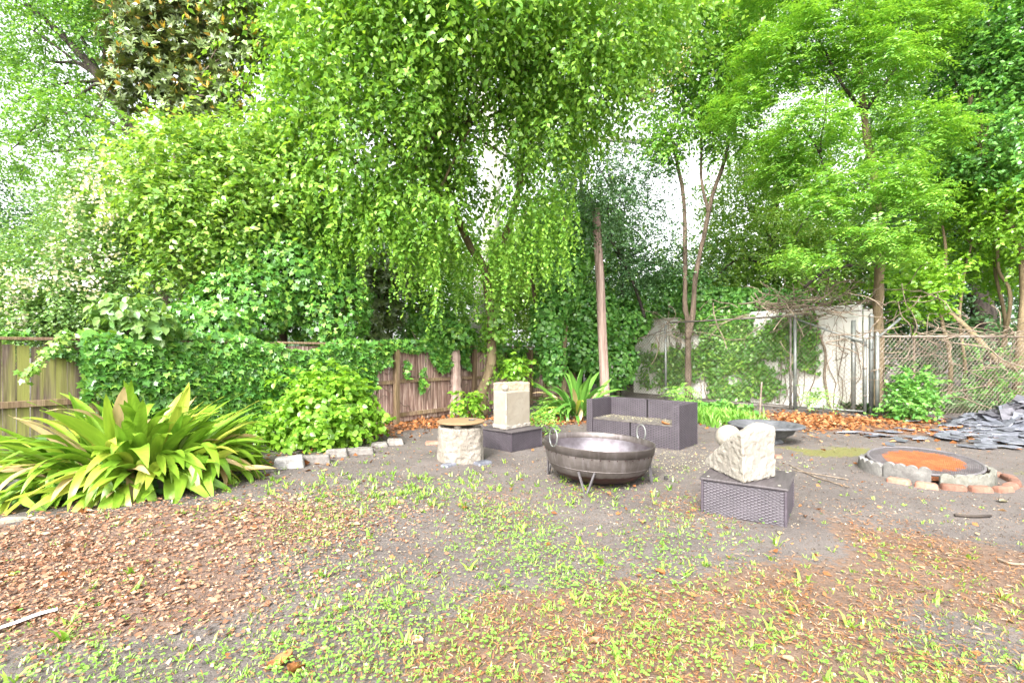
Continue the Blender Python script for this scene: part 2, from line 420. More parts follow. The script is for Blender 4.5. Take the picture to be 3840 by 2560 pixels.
def zone_litter(x, y):                           # pinkish leaf litter at the left and by the fences
    return np.clip(1.35 * gauss(x, y, -3.0, 3.75, 1.15, 0.55, 0.35) + 0.8 * gauss(x, y, -2.3, 2.75, 0.75, 0.3, 0.1), 0, 1)
def zone_orange(x, y):
    return np.clip(1.3 * gauss(x, y, 6.2, 10.5, 2.0, 0.9, -0.55) + 0.9 * gauss(x, y, 8.0, 9.9, 1.6, 0.5) + 0.9 * gauss(x, y, -2.2, 9.6, 1.4, 0.45, 0.92) + 0.7 * gauss(x, y, 0.9, 10.3, 1.1, 0.4) + 0.5 * gauss(x, y, -3.7, 6.0, 0.9, 0.35, 0.6), 0, 1)
def zone_moss(x, y):
    return np.clip(0.3 + 0.75 * wob(np.stack([x, y, 0 * x], -1), 0.9, 52), 0, 1) * np.clip(1.1 * gauss(x, y, 4.7, 7.3, 0.9, 0.5, -0.2) + 0.9 * gauss(x, y, 6.3, 5.9, 0.6, 0.5) + 0.4 * gauss(x, y, -1.1, 2.3, 0.9, 0.3), 0, 1)
def zone_needle(x, y):
    return np.clip(0.5 + 0.8 * wob(np.stack([x, y, 0 * x], -1), 0.8, 51), 0.1, 1) * np.clip(1.0 * gauss(x, y, 0.9, 2.6, 1.4, 0.7, 0.15) + 0.9 * gauss(x, y, 2.3, 2.9, 1.3, 0.9, 0.3) + 0.7 * gauss(x, y, 1.4, 3.9, 1.3, 0.5) + 0.4 * gauss(x, y, 0.6, 5.0, 0.6, 0.3), 0, 1)
def zone_green(x, y):
    return np.clip(0.95 * gauss(x, y, -0.75, 3.2, 0.9, 0.8, 0.5) + 0.8 * gauss(x, y, -0.6, 4.6, 1.3, 0.5, 0.2) + 1.0 * gauss(x, y, 0.7, 2.8, 0.8, 0.45, -0.1) + 0.75 * gauss(x, y, -1.2, 2.35, 0.9, 0.35) + 0.8 * gauss(x, y, 1.0, 2.2, 1.6, 0.25) + 0.55 * gauss(x, y, 2.2, 2.9, 0.9, 0.6) + 0.5 * gauss(x, y, 0.4, 3.9, 1.2, 0.4), 0, 1)

def ground_z(x, y):
    p = np.stack([x, y, np.zeros_like(x)], -1)
    near = np.exp(-((x / 14.0) ** 2 + ((y - 6) / 14.0) ** 2))
    return (0.012 * wob(p, 0.7, 1) + 0.006 * wob(p, 3.0, 2)) * near + 0.05 * gauss(x, y, -3.3, 3.9, 1.2, 0.5, 0.35) - 0.004

def axis(lo, hi, step, far):
    core = np.arange(lo, hi + 1e-6, step)
    left = lo - np.geomspace(step * 2, far, 14)[::-1]; right = hi + np.geomspace(step * 2, far, 14)
    return np.concatenate([left, core, right])
gx, gy = axis(-7, 9, 0.07, 150), axis(1.2, 13, 0.07, 150)
X, Y = np.meshgrid(gx, gy, indexing='ij')
gv = np.stack([X, Y, ground_z(X, Y)], -1).reshape(-1, 3)
nx, ny = len(gx), len(gy)
ii, jj = np.meshgrid(np.arange(nx - 1), np.arange(ny - 1), indexing='ij')
q = (ii * ny + jj).ravel()
gf = np.stack([q, q + ny, q + ny + 1, q + 1], -1)

def ground_mat():
    m, nt, ns, ls, b = new_mat('yard_soil')
    tc = ns.new('ShaderNodeTexCoord'); v = tc.outputs['Object']
    def att(n):
        a = ns.new('ShaderNodeAttribute'); a.attribute_name = n; return a.outputs['Fac']
    n1 = tex_noise(nt, 1.3, 6, 0.65, v); n2 = tex_noise(nt, 14, 6, 0.7, v); n3 = tex_noise(nt, 90, 4, 0.7, v)
    c = ramp(nt, n1.outputs['Fac'], [(0.3, (0.084, 0.072, 0.066)), (0.7, (0.138, 0.119, 0.109))]).outputs[0]
    c = mixc(nt, 1.0, c, ramp(nt, n3.outputs['Fac'], [(0.3, (0.6, 0.6, 0.6)), (0.7, (1.35, 1.35, 1.35))]).outputs[0], 'MULTIPLY')
    def layer(c, mask, col, nz, w=0.35):
        ad = ns.new('ShaderNodeMath'); ad.operation = 'ADD'; ls.new(mask, ad.inputs[0]); ls.new(nz, ad.inputs[1])
        return mixc(nt, ramp(nt, ad.outputs[0], [(0.78, (0, 0, 0)), (0.78 + w, (0.85, 0.85, 0.85))] if w < 0.22 else [(0.94, (0, 0, 0)), (1.08, (0.75, 0.75, 0.75))]).outputs[0], c, col)
    red = ramp(nt, n2.outputs['Fac'], [(0.3, (0.09, 0.060, 0.042)), (0.7, (0.19, 0.115, 0.075))]).outputs[0]
    c = layer(c, att('needle'), red, n2.outputs['Fac'])
    lit = ramp(nt, n2.outputs['Fac'], [(0.3, (0.074, 0.046, 0.034)), (0.7, (0.211, 0.136, 0.099))]).outputs[0]
    c = layer(c, att('litter'), lit, n2.outputs['Fac'])
    ora = ramp(nt, n2.outputs['Fac'], [(0.3, (0.068, 0.037, 0.022)), (0.7, (0.186, 0.087, 0.043))]).outputs[0]
    c = layer(c, att('orange'), ora, n2.outputs['Fac'])
    mos = ramp(nt, n3.outputs['Fac'], [(0.3, (0.081, 0.081, 0.019)), (0.7, (0.180, 0.180, 0.037))]).outputs[0]
    c = layer(c, att('moss'), mos, n2.outputs['Fac'])
    ls.new(c, b.inputs['Base Color']); b.inputs['Roughness'].default_value = 0.95; b.inputs['Specular IOR Level'].default_value = 0.2
    ad = ns.new('ShaderNodeMath'); ad.operation = 'MULTIPLY_ADD'; ls.new(n3.outputs['Fac'], ad.inputs[0]); ad.inputs[1].default_value = 0.4; ls.new(n2.outputs['Fac'], ad.inputs[2])
    bump(nt, b, ad.outputs[0], 0.8, 0.02)
    return m
x_, y_ = gv[:, 0], gv[:, 1]
g_me = mesh_np('ground', gv, [gf], ground_mat(), {'litter': zone_litter(x_, y_), 'orange': zone_orange(x_, y_), 'moss': zone_moss(x_, y_), 'needle': zone_needle(x_, y_)})
tag(link(bpy.data.objects.new('ground', g_me)), kind='structure')

# ------------------------------------------------------------------ wooden fence
F0, F1 = A([-5.84, 5.51]), A([2.23, 16.16])
FD = norm(F1 - F0); FN = A([FD[1], -FD[0]])       # FN points to the yard
FLEN = float(np.linalg.norm(F1 - F0))
FANG = math.atan2(FD[1], FD[0])
FH = 1.60
def fpt(s, out=0.0, z=0.0):
    p = F0 + FD * s + FN * out
    return A([p[0], p[1], z])
fence = thing('wooden_fence', 'long weathered wooden plank fence running behind the plants on the left', 'fence', tuple(fpt(0)), FANG)
pw = 0.112
plank_meshes = []
for k in range(6):
    mb = MB(); h = FH - 0.03 - 0.012 * k
    mb.box((0, 0, h / 2 + 0.02), (pw - 0.006, 0.016, h), Matrix.Rotation(0.012 * (k - 2.5), 3, 'Z'))
    plank_meshes.append((mb.mesh('plank', M['plank']), mb.mesh('plank', M['plankg'])))
s = -1.6
i = 0
while s < FLEN + 0.05:
    pm = plank_meshes[random.randrange(6)][1 if s < 2.2 else 0]
    o = bpy.data.objects.new('plank', pm); o.location = (s, random.uniform(-0.004, 0.004), 0); o.rotation_euler = (random.uniform(-0.012, 0.012), random.uniform(-0.008, 0.008), 0)
    link(o, fence); s += pw; i += 1
s = -1.6
while s < FLEN:                                   # rails, caps and posts (local -Y is the yard side)
    L = min(2.4, FLEN - s)
    for nm, z, d, w in (('cap_rail', FH + 0.02, 0.12, 0.036), ('rail', 0.86, 0.05, 0.075), ('rail', 0.17, 0.04, 0.085)):
        mb = MB().box((0, 0, 0), (L - 0.008, d, w))
        o = mb.build(nm, M['rail'], fence); bevel(o, 0.004)
        o.location = (s + L / 2, -(0.012 + d / 2) if nm == 'rail' else -0.015, z + random.uniform(-0.01, 0.01)); o.rotation_euler = (0, random.uniform(-0.004, 0.004), 0)
    o = bevel(MB().box((0, 0, FH / 2 - 0.05), (0.10, 0.10, FH + 0.0)).build('post', M['rail'], fence), 0.005); o.location = (s, -0.115, 0.0)
    s += 2.4

# ------------------------------------------------------------------ white wall
W0, W1 = A([8.75, 12.2]), A([4.55, 18.1])
WD = norm(W1 - W0); WN = A([-WD[1], WD[0]])
if WN @ (-(W0 + W1)) < 0: WN = -WN
WLEN = float(np.linalg.norm(W1 - W0)); WH = 2.69
WANG = math.atan2(WD[1], WD[0])
def wpt(s, out=0.0, z=0.0):
    p = W0 + WD * s + WN * out
    return A([p[0], p[1], z])
wall = thing('garden_wall', 'tall white rendered wall with peeling paint behind the chain-link gate', 'wall', tuple(wpt(0)), WANG)
sgn = 1 if (WN @ A([-WD[1], WD[0]])) > 0 else -1
mb = MB().box((WLEN / 2, -sgn * 0.125, WH / 2 - 0.05), (WLEN, 0.25, WH + 0.1))
bevel(mb.build('wall_face', M['wall'], wall), 0.012)
bevel(MB().box((0.35, sgn * 0.012, WH - 0.17), (0.75, 0.03, 0.30)).build('lintel', M['wall'], wall), 0.01)
bevel(MB().box((-0.16, -sgn * 0.33, WH / 2 - 0.12), (0.26, 0.26, WH)).build('pilaster', M['wall'], wall), 0.01)

# ------------------------------------------------------------------ chain-link
def link_mesh(name, parent, p0, p1, z0, z1a, z1b, pitch=0.095, r=0.0036):
    """diamond mesh between ground points p0,p1; top goes z1a -> z1b"""
    p0, p1 = A(p0, float), A(p1, float); L = np.linalg.norm(p1 - p0); d = (p1 - p0) / L; n = A([-d[1], d[0]])
    vv, ff = [], []
    H = max(z1a, z1b) - z0
    for sgn_ in (1, -1):
        k = -H
        while k < L + H:
            # line u = k + sgn*(z-z0)*0.85 ; clip
            zs = np.linspace(z0, z0 + H, 40)
            us = k + sgn_ * (zs - z0) * 0.85 if sgn_ > 0 else k - (zs - z0) * 0.85
            ok = (us >= 0) & (us <= L) & (zs <= z1a + (z1b - z1a) * us / L)
            idx = np.nonzero(ok)[0]
            if len(idx) >= 2:
                a, b_ = idx[0], idx[-1]
                for (q0, q1) in ((a, b_),):
                    base = len(vv)
                    e0 = A([*(p0 + d * us[q0]), zs[q0]]); e1 = A([*(p0 + d * us[q1]), zs[q1]])
                    t = norm(e1 - e0); w = A([n[0], n[1], 0]); u = np.cross(t, w)
                    for e in (e0, e1):
                        for a3 in (0, 2.094, 4.189):
                            vv.append(e + w * (0.003 * sgn_) + r * (math.cos(a3) * u + math.sin(a3) * w))
                    for j in range(3): ff.append((base + j, base + (j + 1) % 3, base + 3 + (j + 1) % 3, base + 3 + j))
            k += pitch
    return MB().add(vv, ff).build(name, M['wire'], parent, True)

def post(parent, x, y, h, r=0.035, mat='steel', cap=True, nm='post'):
    mb = MB().tube([(x, y, -0.1), (x, y, h)], r, 14)
    if cap: mb.lathe([(r + 0.006, h - 0.05), (r + 0.008, h - 0.01), (r * 0.7, h + 0.025), (0.012, h + 0.05), (0.001, h + 0.055)], 14, (x, y, 0))
    return mb.build(nm, M[mat], parent, True, True)
def pipe(parent, pts, r=0.024, mat='steel', nm='rail'):
    return MB().tube(pts, r, 10).build(nm, M[mat], parent, True, True)

GA, GB, GC, GD = A([3.5, 16.45]), A([4.8, 15.1]), A([7.27, 12.5]), A([8.36, 11.45])
gate = thing('chain_link_gate', 'tall chain-link gate with dark top rail in front of the white wall', 'gate', (GB[0], GB[1], 0))
post(gate, *GB, 2.40); post(gate, *(GC + A([-0.05, 0.03])), 2.42, 0.028, 'darkpipe', False)
pipe(gate, [(*GB, 2.40), (*GC, 2.42)], 0.026, 'darkpipe', 'top_rail'); pipe(gate, [(*GB, 0.06), (*GC, 0.06)], 0.02, 'darkpipe', 'bottom_rail')
link_mesh('wire_mesh', gate, GB, GC, 0.05, 2.38, 2.40)
for z in (0.35, 1.2, 1.95): MB().lathe([(0.044, -0.02), (0.048, 0), (0.044, 0.02)], 12, (GB[0], GB[1], z)).build('hinge', M['steel'], gate, True)

side = thing('chain_link_fence', 'chain-link panel with sloping top rail right of the tall gate', 'fence panel', (GC[0], GC[1], 0))
post(side, *(GC + A([0.03, -0.03])), 2.42, 0.042); post(side, *GD, 1.78, 0.036)
pipe(side, [(*GC, 2.36), (*GD, 1.70)], 0.028, 'steel', 'brace'); pipe(side, [(*GC, 0.08), (*GD, 0.08)], 0.02, 'steel', 'bottom_rail')
link_mesh('wire_mesh', side, GC, GD, 0.05, 2.32, 1.68)
for z in (0.45, 1.1, 1.65): MB().lathe([(0.046, -0.02), (0.05, 0), (0.046, 0.02)], 12, (GD[0], GD[1], z)).build('clamp', M['darkpipe'], side, True)

back = thing('chain_link_fence', 'short chain-link stretch with ivy between leaning pole and tall gate', 'fence', (GA[0], GA[1], 0))
post(back, *GA, 1.75, 0.04, 'darkpipe'); post(back, *(GA + A([0.12, -0.1])), 1.7, 0.03, 'steel')
pipe(back, [(*GA, 1.7), (*GB, 2.2)], 0.02, 'darkpipe', 'top_rail')
link_mesh('wire_mesh', back, GA, GB, 0.05, 1.7, 2.15)

RA, RB = A([8.40, 11.12]), A([14.2, 11.35])
rf = thing('chain_link_fence', 'low rusty chain-link fence overgrown with dry vines behind the slate heap', 'fence', (RA[0], RA[1], 0))
post(rf, *RA, 1.90, 0.042); post(rf, RA[0] + 0.12, RA[1] + 0.35, 2.36, 0.05, 'steel'); post(rf, RA[0] - 0.16, RA[1] + 0.55, 2.25, 0.05, 'steel', False)
pipe(rf, [(*RA, 1.84), (*RB, 1.84)], 0.022, 'wire', 'top_rail')
link_mesh('wire_mesh', rf, RA, RB, 0.04, 1.83, 1.83)
pipe(rf, [(RA[0] + 0.05, RA[1], 1.84), (RA[0] + 0.55, RA[1] + 0.02, 2.26)], 0.03, 'steel', 'barb_arm')

# ------------------------------------------------------------------ stone tools
def subdivided_hull(pts, cuts, amp, freq, seed, mat, name, parent=None, chisel=0.0):
    bm = bmesh.new()
    for p in pts: bm.verts.new(p)
    r = bmesh.ops.convex_hull(bm, input=bm.verts)
    bmesh.ops.delete(bm, geom=[v for v in bm.verts if not v.link_faces], context='VERTS')
    bmesh.ops.dissolve_limit(bm, angle_limit=0.02, verts=bm.verts, edges=bm.edges)
    bmesh.ops.bevel(bm, geom=list(bm.edges), offset=0.012, segments=1, affect='EDGES')
    bmesh.ops.triangulate(bm, faces=bm.faces)
    for _ in range(cuts):
        long = [e for e in bm.edges if e.calc_length() > 0.022]
        if not long: break
        bmesh.ops.subdivide_edges(bm, edges=long, cuts=1, use_grid_fill=True)
        bmesh.ops.triangulate(bm, faces=[f for f in bm.faces if len(f.verts) > 3])
    bm.normal_update()
    co = A([v.co[:] for v in bm.verts]); no = A([v.normal[:] for v in bm.verts])
    d = amp * wob(co, freq, seed, 3)
    if chisel:
        cell = np.floor(co / 0.045 + 0.4 * wob(co, 6, seed + 1, 1)[:, None])
        h = np.sin(cell @ A([12.9, 78.2, 37.7])) * 43758.5
        d = d + chisel * ((h - np.floor(h)) - 0.5)
    co = co + no * d[:, None]
    for v, c in zip(bm.verts, co): v.co = c
    me = bpy.data.meshes.new(name); bm.to_mesh(me); bm.free()
    me.materials.append(mat)
    me.polygons.foreach_set('use_smooth', np.full(len(me.polygons), True))
    o = bpy.data.objects.new(name, me)
    return link(o, parent)

def rough_block(name, sx, sy, sz, seed, mat, amp=0.012):
    r = random.Random(seed)
    pts = []
    for a in (-1, 1):
        for b in (-1, 1):
            for c in (0, 1):
                k = 0.86 if c else 1.0
                pts.append((a * sx / 2 * k * r.uniform(0.85, 1.05), b * sy / 2 * k * r.uniform(0.85, 1.05), c * sz * r.uniform(0.85, 1.08) - (0.03 if not c else 0)))
    return subdivided_hull(pts, 3, amp, 5.0, seed, mat, name)

# edging stones: x0,x1 and foot line in photo pixels
edge = [(811, 909, 1787, .10, 'edging', 'low grey edging stone nearest the big strap-leaved plant'),
        (911, 1017, 1775, .07, 'edging', 'flat grey edging stone left of the whitish block'),
        (1024, 1122, 1760, .16, 'palestone', 'large whitish edging stone standing above its neighbours'),
        (1122, 1228, 1742, .11, 'edging', 'long grey edging stone just right of the whitish block'),
        (1218, 1292, 1716, .10, 'edging', 'squarish edging stone in front of the lime green bush'),
        (1288, 1394, 1707, .09, 'edging', 'long low edging stone right of the lime green bush'),
        (1386, 1445, 1677, .06, 'edging', 'small rounded edging stone second from the end of the row'),
        (1445, 1509, 1668, .09, 'edging', 'brownish edging stone at the far end of the row')]
for k, (a, b_, yb, h, mt, lb) in enumerate(edge):
    g = G((a + b_) / 2, yb); w = (b_ - a) / FPX * g[1] * 1.12
    o = rough_block('edging_stone', w, 0.17, h, 20 + k, M[mt])
    o.location = (g[0], g[1] + 0.09, 0); o.rotation_euler = (0, 0, R(18))
    tag(o, lb, 'stone', 'edging stones of the planting bed')
for a, b_, yb, h, lb in ((500, 618, 1851, .19, 'grey concrete edging block under the big strap-leaved plant'), (-60, 42, 1901, .26, 'grey concrete block at the left edge below the plant')):
    g = G((a + b_) / 2, yb); w = (b_ - a) / FPX * g[1]
    o = bevel(MB().box((0, 0, h / 2 - 0.02), (w, 0.12, h)).build('concrete_block', M['concrete']), 0.03, 3)
    o.location = (g[0], g[1] + 0.06, 0); o.rotation_euler = (0, 0, R(28)); tag(o, lb, 'block')
for a, b_, yb, mt, lb, k in ((1590, 1660, 1666, 'brick', 'flat reddish paving slab behind the stone drum', 1), (1275, 1347, 1664, 'edging', 'thin flat stone half buried beside the lime bush', 2),
                          (1775, 1845, 1742, 'slate', 'broken piece of slate lying right of the stone drum', 3), (1650, 1712, 1750, 'slate', 'small slate chip in the soil left of the stone drum', 4), (2905, 2945, 1716, 'brick', 'pinkish flat paver behind the wedge sculpture', 5)):
    g = G((a + b_) / 2, yb); w = (b_ - a) / FPX * g[1] * 1.1
    o = rough_block('flat_stone', w, w * 0.6, 0.03, 60 + k, M[mt], 0.004); o.location = (g[0], g[1] + w * 0.3, 0); o.rotation_euler = (0, 0, R(15 * k)); tag(o, lb, 'stone')

# ------------------------------------------------------------------ wicker furniture
def weave(mb, o, u, v, n, W, H, cu=0.028, cv=0.0125, amp=0.0028):
    """woven ribbons on the rectangle o + a*u + b*v (a<W, b<H), bulging along n"""
    o, u, v, n = (A(t, float) for t in (o, u, v, n))
    cols = max(2, int(round(W / cu))); rows = max(2, int(round(H / cv))); cu, cv = W / cols, H / rows
    ns = cols * 2 + 1
    a = np.linspace(0, W, ns)
    for r in range(rows):
        z = amp * np.cos(math.pi * (a / cu) + math.pi * r)
        b0 = r * cv
        vv = []
        for bb, dz in ((b0 + 0.0008, -0.0012), (b0 + cv * 0.5, 0.0012), (b0 + cv - 0.0008, -0.0012)):
            vv.append(o + a[:, None] * u + bb * v + (z + dz)[:, None] * n)
        vv = np.concatenate(vv)
        mb.add(vv, [(k * ns + i, k * ns + i + 1, (k + 1) * ns + i + 1, (k + 1) * ns + i) for k in range(2) for i in range(ns - 1)])

def wicker_panel(name, parent, lo, hi, faces, cell=(0.028, 0.0125, 0.0028)):
    """box part with a dark core and weaving on the faces named in e.g. '-y +x'"""
    lo, hi = A(lo, float), A(hi, float); d = hi - lo; g = 0.005
    part = MB()
    core = MB().box((lo + hi) / 2, d - 2 * g)
    part.add(core.v, core.f)
    ncore = len(part.f)
    for fc in faces.split():
        sg, ax = (1 if fc[0] == '+' else -1), 'xyz'.index(fc[1])
        n = np.zeros(3); n[ax] = sg
        if ax == 2: ua, va = 0, 1
        else: ua, va = (1 - ax), 2
        u = np.zeros(3); u[ua] = 1; v = np.zeros(3); v[va] = 1
        o = lo.copy(); o[ax] = (hi if sg > 0 else lo)[ax] - sg * 0.003
        weave(part, o, u, v, n, d[ua], d[va], *cell)
    me = part.mesh(name, M['wback']); me.materials.append(M['wicker'])
    mi = np.ones(len(me.polygons), np.int32); mi[:ncore] = 0
    me.polygons.foreach_set('material_index', mi)
    return link(bpy.data.objects.new(name, me), parent)

def wicker_table(label, loc, rz, w, d, h, frame=True):
    t = thing('wicker_table', label, 'table', loc, rz)
    f = 0.02
    wicker_panel('front_panel', t, (f, 0.0, 0.0), (w - f, 0.02, h - 0.026), '-y')
    wicker_panel('back_panel', t, (f, d - 0.02, 0.0), (w - f, d, h - 0.026), '+y')
    wicker_panel('side_panel', t, (0.0, f, 0.0), (0.02, d - f, h - 0.026), '-x')
    wicker_panel('side_panel', t, (w - 0.02, f, 0.0), (w, d - f, h - 0.026), '+x')
    for cx in (0.007, w - 0.007):
        for cy in (0.007, d - 0.007):
            o = bevel(MB().box((cx, cy, h / 2 - 0.013), (0.022, 0.022, h - 0.026)).build('leg', M['wicker'], t), 0.004)
    top = bevel(MB().box((w / 2, d / 2, h - 0.012), (w + 0.03, d + 0.03, 0.02)).build('table_top', M['polywood'], t), 0.005)
    return t, top

# right table: front edge from G(2627,1927) to G(2950,1978)
a, b_ = A([1.729, 4.414]), A([2.29, 4.03]); w = float(np.linalg.norm(b_ - a)); rz = math.atan2(*(b_ - a)[::-1])
rt, rtop = wicker_table('low dark wicker table carrying the rough wedge sculpture', (a[0], a[1], 0), rz, w, w, 0.325)
for cx, cy in ((0.05, 0.05), (w - 0.06, 0.06), (w - 0.05, w - 0.05)):
    MB().lathe([(0.001, 0.006), (0.012, 0.006), (0.014, 0.001)], 12, (cx, cy, 0.325)).build('corner_disc', M['ball'], rtop)
# middle table stands corner-on
c0, cl, cr = A([-0.01, 7.10]), A([-0.48, 7.58]), A([0.47, 7.60])
w = float(np.linalg.norm(cr - c0)); rz = math.atan2(*(cr - c0)[::-1])
wicker_table('low dark wicker table standing corner-on under the upright stone block', (c0[0], c0[1], 0), rz, w, w, 0.295)

# sofa: local x along the front from the right arm to the left, local y to the back
sf0 = A([2.50, 7.22]); SA = math.atan2(-0.66, 0.76)          # front edge direction (left to right)
SW, SD, SH, AT, SEAT = 1.62, 0.74, 0.67, 0.115, 0.36
fl = sf0 - SW * A([math.cos(SA), math.sin(SA)])
sofa = thing('wicker_sofa', 'dark two-seat wicker sofa without cushions, its seat strewn with pale petals', 'sofa', (fl[0], fl[1], 0), SA)
SC = (0.042, 0.019, 0.0042)
wicker_panel('armrest', sofa, (0, 0, 0), (AT, SD, SH), '-y +x -x +z', SC)
wicker_panel('armrest', sofa, (SW - AT, 0, 0), (SW, SD, SH), '-y +x -x +z +y', SC)
mid = SW / 2
wicker_panel('backrest', sofa, (AT + 0.004, SD - 0.11, 0), (mid - 0.014, SD, SH), '-y +z +y', SC)
wicker_panel('backrest', sofa, (mid + 0.014, SD - 0.11, 0), (SW - AT - 0.004, SD, SH), '-y +z +y', SC)
wicker_panel('seat_front', sofa, (AT + 0.006, 0.012, 0), (mid - 0.011, 0.10, SEAT - 0.02), '-y', SC)
wicker_panel('seat_front', sofa, (mid + 0.011, 0.012, 0), (SW - AT - 0.006, 0.10, SEAT - 0.02), '-y', SC)
for x0, x1 in ((AT + 0.004, mid - 0.004), (mid + 0.004, SW - AT - 0.004)):
    bevel(MB().box(((x0 + x1) / 2, (SD - 0.11) / 2 + 0.002, SEAT - 0.008), (x1 - x0, SD - 0.118, 0.022)).build('seat', M['dustytop'], sofa), 0.005)

# ------------------------------------------------------------------ sculptures
# wedge on the right table (world coordinates)
z0 = 0.326
Fp, Rp, Lp = A([2.0, 4.17]), A([2.40, 4.40]), A([1.93, 4.84])
Dp = Rp + (Lp - Fp) * 0.92
pts = [(*Fp, z0), (*Rp, z0), (*Lp, z0), (*Dp, z0), (*(Fp + A([-0.015, 0.0])), z0 + 0.44), (*Rp, z0 + 0.455), (*(Rp + (Lp - Fp) * 0.42), z0 + 0.465),
       (*(Rp + (Lp - Fp) * 0.30 + A([-0.10, -0.02])), z0 + 0.47), (*(Lp), z0 + 0.06), (*Dp, z0 + 0.12), (*(Fp * 0.7 + Lp * 0.3), z0 + 0.375), (*(Fp * 0.45 + Lp * 0.55), z0 + 0.265)]
wedge = thing('wedge_sculpture', 'rough chiselled cream limestone wedge on the right wicker table', 'sculpture', (2.1, 4.45, z0))
o = subdivided_hull([(p[0] - 2.1, p[1] - 4.45, p[2] - z0) for p in pts], 7, 0.006, 5, 3, M['carved'], 'stone_body', wedge, 0.010)
o = MB().sphere((0, 0, 0), 0.117, 20, 32).build('stone_ball', M['ball'], None, False, True); o.location = (2.090, 4.665, 0.645)
tag(o, 'large smooth cream stone ball resting behind the wedge sculpture', 'stone ball')

# upright block on the middle table
z0 = 0.296
Fp, Lp, Rp = A([-0.088, 7.29]), A([-0.295, 7.53]), A([0.29, 7.71]); Bp = Lp + Rp - Fp
o_ = A([0.0, 7.5])
ub = thing('block_sculpture', 'upright sawn cream limestone block with a notched top on the middle table', 'sculpture', (o_[0], o_[1], z0))
loc = lambda p, z: (p[0] - o_[0], p[1] - o_[1], z)
body = subdivided_hull([loc(p, z) for p in (Fp, Lp, Rp, Bp) for z in (0, 0.575)], 5, 0.0025, 4, 5, M['sawn'], 'stone_body', ub, 0.0)
in1, in2 = Lp * 0.93 + Rp * 0.07, Rp * 0.94 + Lp * 0.06
subdivided_hull([loc(p, z) for p in (Lp, Rp, Bp) for z in (0.56, 0.70)] + [loc(in1, .56), loc(in2, .56)], 5, 0.003, 6, 6, M['rimstone'], 'back_rim', ub, 0.008)
ctr = (Fp + Lp + Rp + Bp) / 4
subdivided_hull([loc(ctr + (p - ctr) * 1.045, z) for p in (Fp, Lp, Rp, Bp) for z in (0.0, 0.065)], 5, 0.004, 7, 8, M['carved'], 'chiselled_foot', ub, 0.010)
e = Fp + norm(Fp - ctr) * 0.006
subdivided_hull([loc(e + A([dx, dy]), z) for dx, dy in ((-0.02, 0.012), (0.02, 0.012), (0, -0.004)) for z in (0.05, 0.57)], 4, 0.003, 9, 9, M['carved'], 'chiselled_edge', ub, 0.006)
o = MB().sphere((0, 0, 0), 0.056, 16, 24).build('stone_ball', M['ball'], None, False, True); o.location = (-0.105, 7.42, z0 + 0.575 + 0.054)
tag(o, 'small smooth cream stone ball in the notch of the upright block', 'stone ball')

# drum and disc
dr = thing('stone_drum', 'squat rough grey-white limestone drum under the round disc', 'sculpture', (-0.71, 6.62, 0))
pts = []
for k in range(16):
    a = 2 * math.pi * k / 16 + 0.2; c, s_ = math.cos(a), math.sin(a)
    rr = 0.285 / (abs(c) ** 3.2 + abs(s_) ** 3.2) ** (1 / 3.2)
    pts += [(rr * c * 1.03, rr * s_ * 1.03, -0.04), (rr * c, rr * s_, 0.455)]
o = subdivided_hull(pts, 6, 0.010, 4, 12, M['drum'], 'stone_body', dr, 0.012); o.rotation_euler = (0, 0, 0.45)
dk = thing('stone_disc', 'thin round sandstone disc on small ball feet atop the drum', 'table top', (-0.70, 6.62, 0.456))
dsc = bevel(MB().lathe([(0.0005, 0.052), (0.318, 0.052), (0.325, 0.062), (0.325, 0.072), (0.318, 0.078), (0.0005, 0.078)], 64).build('disc', M['disc'], dk, False, True), 0.002)
for k in range(4):
    a = R(-95 + 82 * k)
    MB().sphere((0.215 * math.cos(a), 0.215 * math.sin(a), 0.022), 0.05, 12, 18, (1, 1, 0.75)).build('foot', M['ball'], dk, False, True)
tp = thing('metal_lizard', 'small dark metal figure with raised tail on the round stone disc', 'figurine', (-0.545, 6.60, 0.536))
MB().sphere((0, 0, 0.012), 0.02, 8, 12, (1.7, 0.8, 0.6)).build('body', M['darkpipe'], tp, False, True)
MB().tube(curve_pts([(0.02, 0, 0.014), (0.05, 0.01, 0.022), (0.075, 0.0, 0.05)], 8), np.linspace(0.009, 0.003, 9), 6).build('tail', M['darkpipe'], tp, False, True)
MB().sphere((-0.035, -0.012, 0.012), 0.013, 6, 10).build('head', M['darkpipe'], tp, False, True)

# ------------------------------------------------------------------ fire bowl
BC = A([1.0, 5.62])
fb = thing('fire_bowl', 'large riveted steel fire bowl on V-shaped legs in front of the sofa', 'fire bowl', (BC[0], BC[1], 0))
tilt = Matrix.Rotation(R(2.0), 4, 'Y')
def tilted(mb):
    z = Vector((0, 0, 0.2))
    mb.v = [tuple(tilt @ (Vector(p) - z) + z) for p in mb.v]; return mb
prof = [(0.001, 0.012), (0.18, 0.014), (0.33, 0.024), (0.44, 0.055), (0.515, 0.105), (0.565, 0.170), (0.595, 0.240), (0.611, 0.305), (0.618, 0.362)]
sm = curve_pts([(r, 0, z) for r, z in prof], 30)
tilted(MB().lathe([(p[0], p[2]) for p in sm], 96)).build('bowl', M['bowl'], fb, False, True)
tilted(MB().lathe([(max(p[0] - 0.006, 0.001), p[2] + 0.005) for p in sm], 96)).build('inner_lining', M['bowlin'], fb, False, True)
rim = tilted(MB().lathe([(0.617, 0.352), (0.626, 0.354), (0.634, 0.432), (0.636, 0.437), (0.630, 0.438), (0.622, 0.43), (0.614, 0.360)], 96, close=True))
rim = rim.build('rim_band', M['bowl'], fb, False, True)
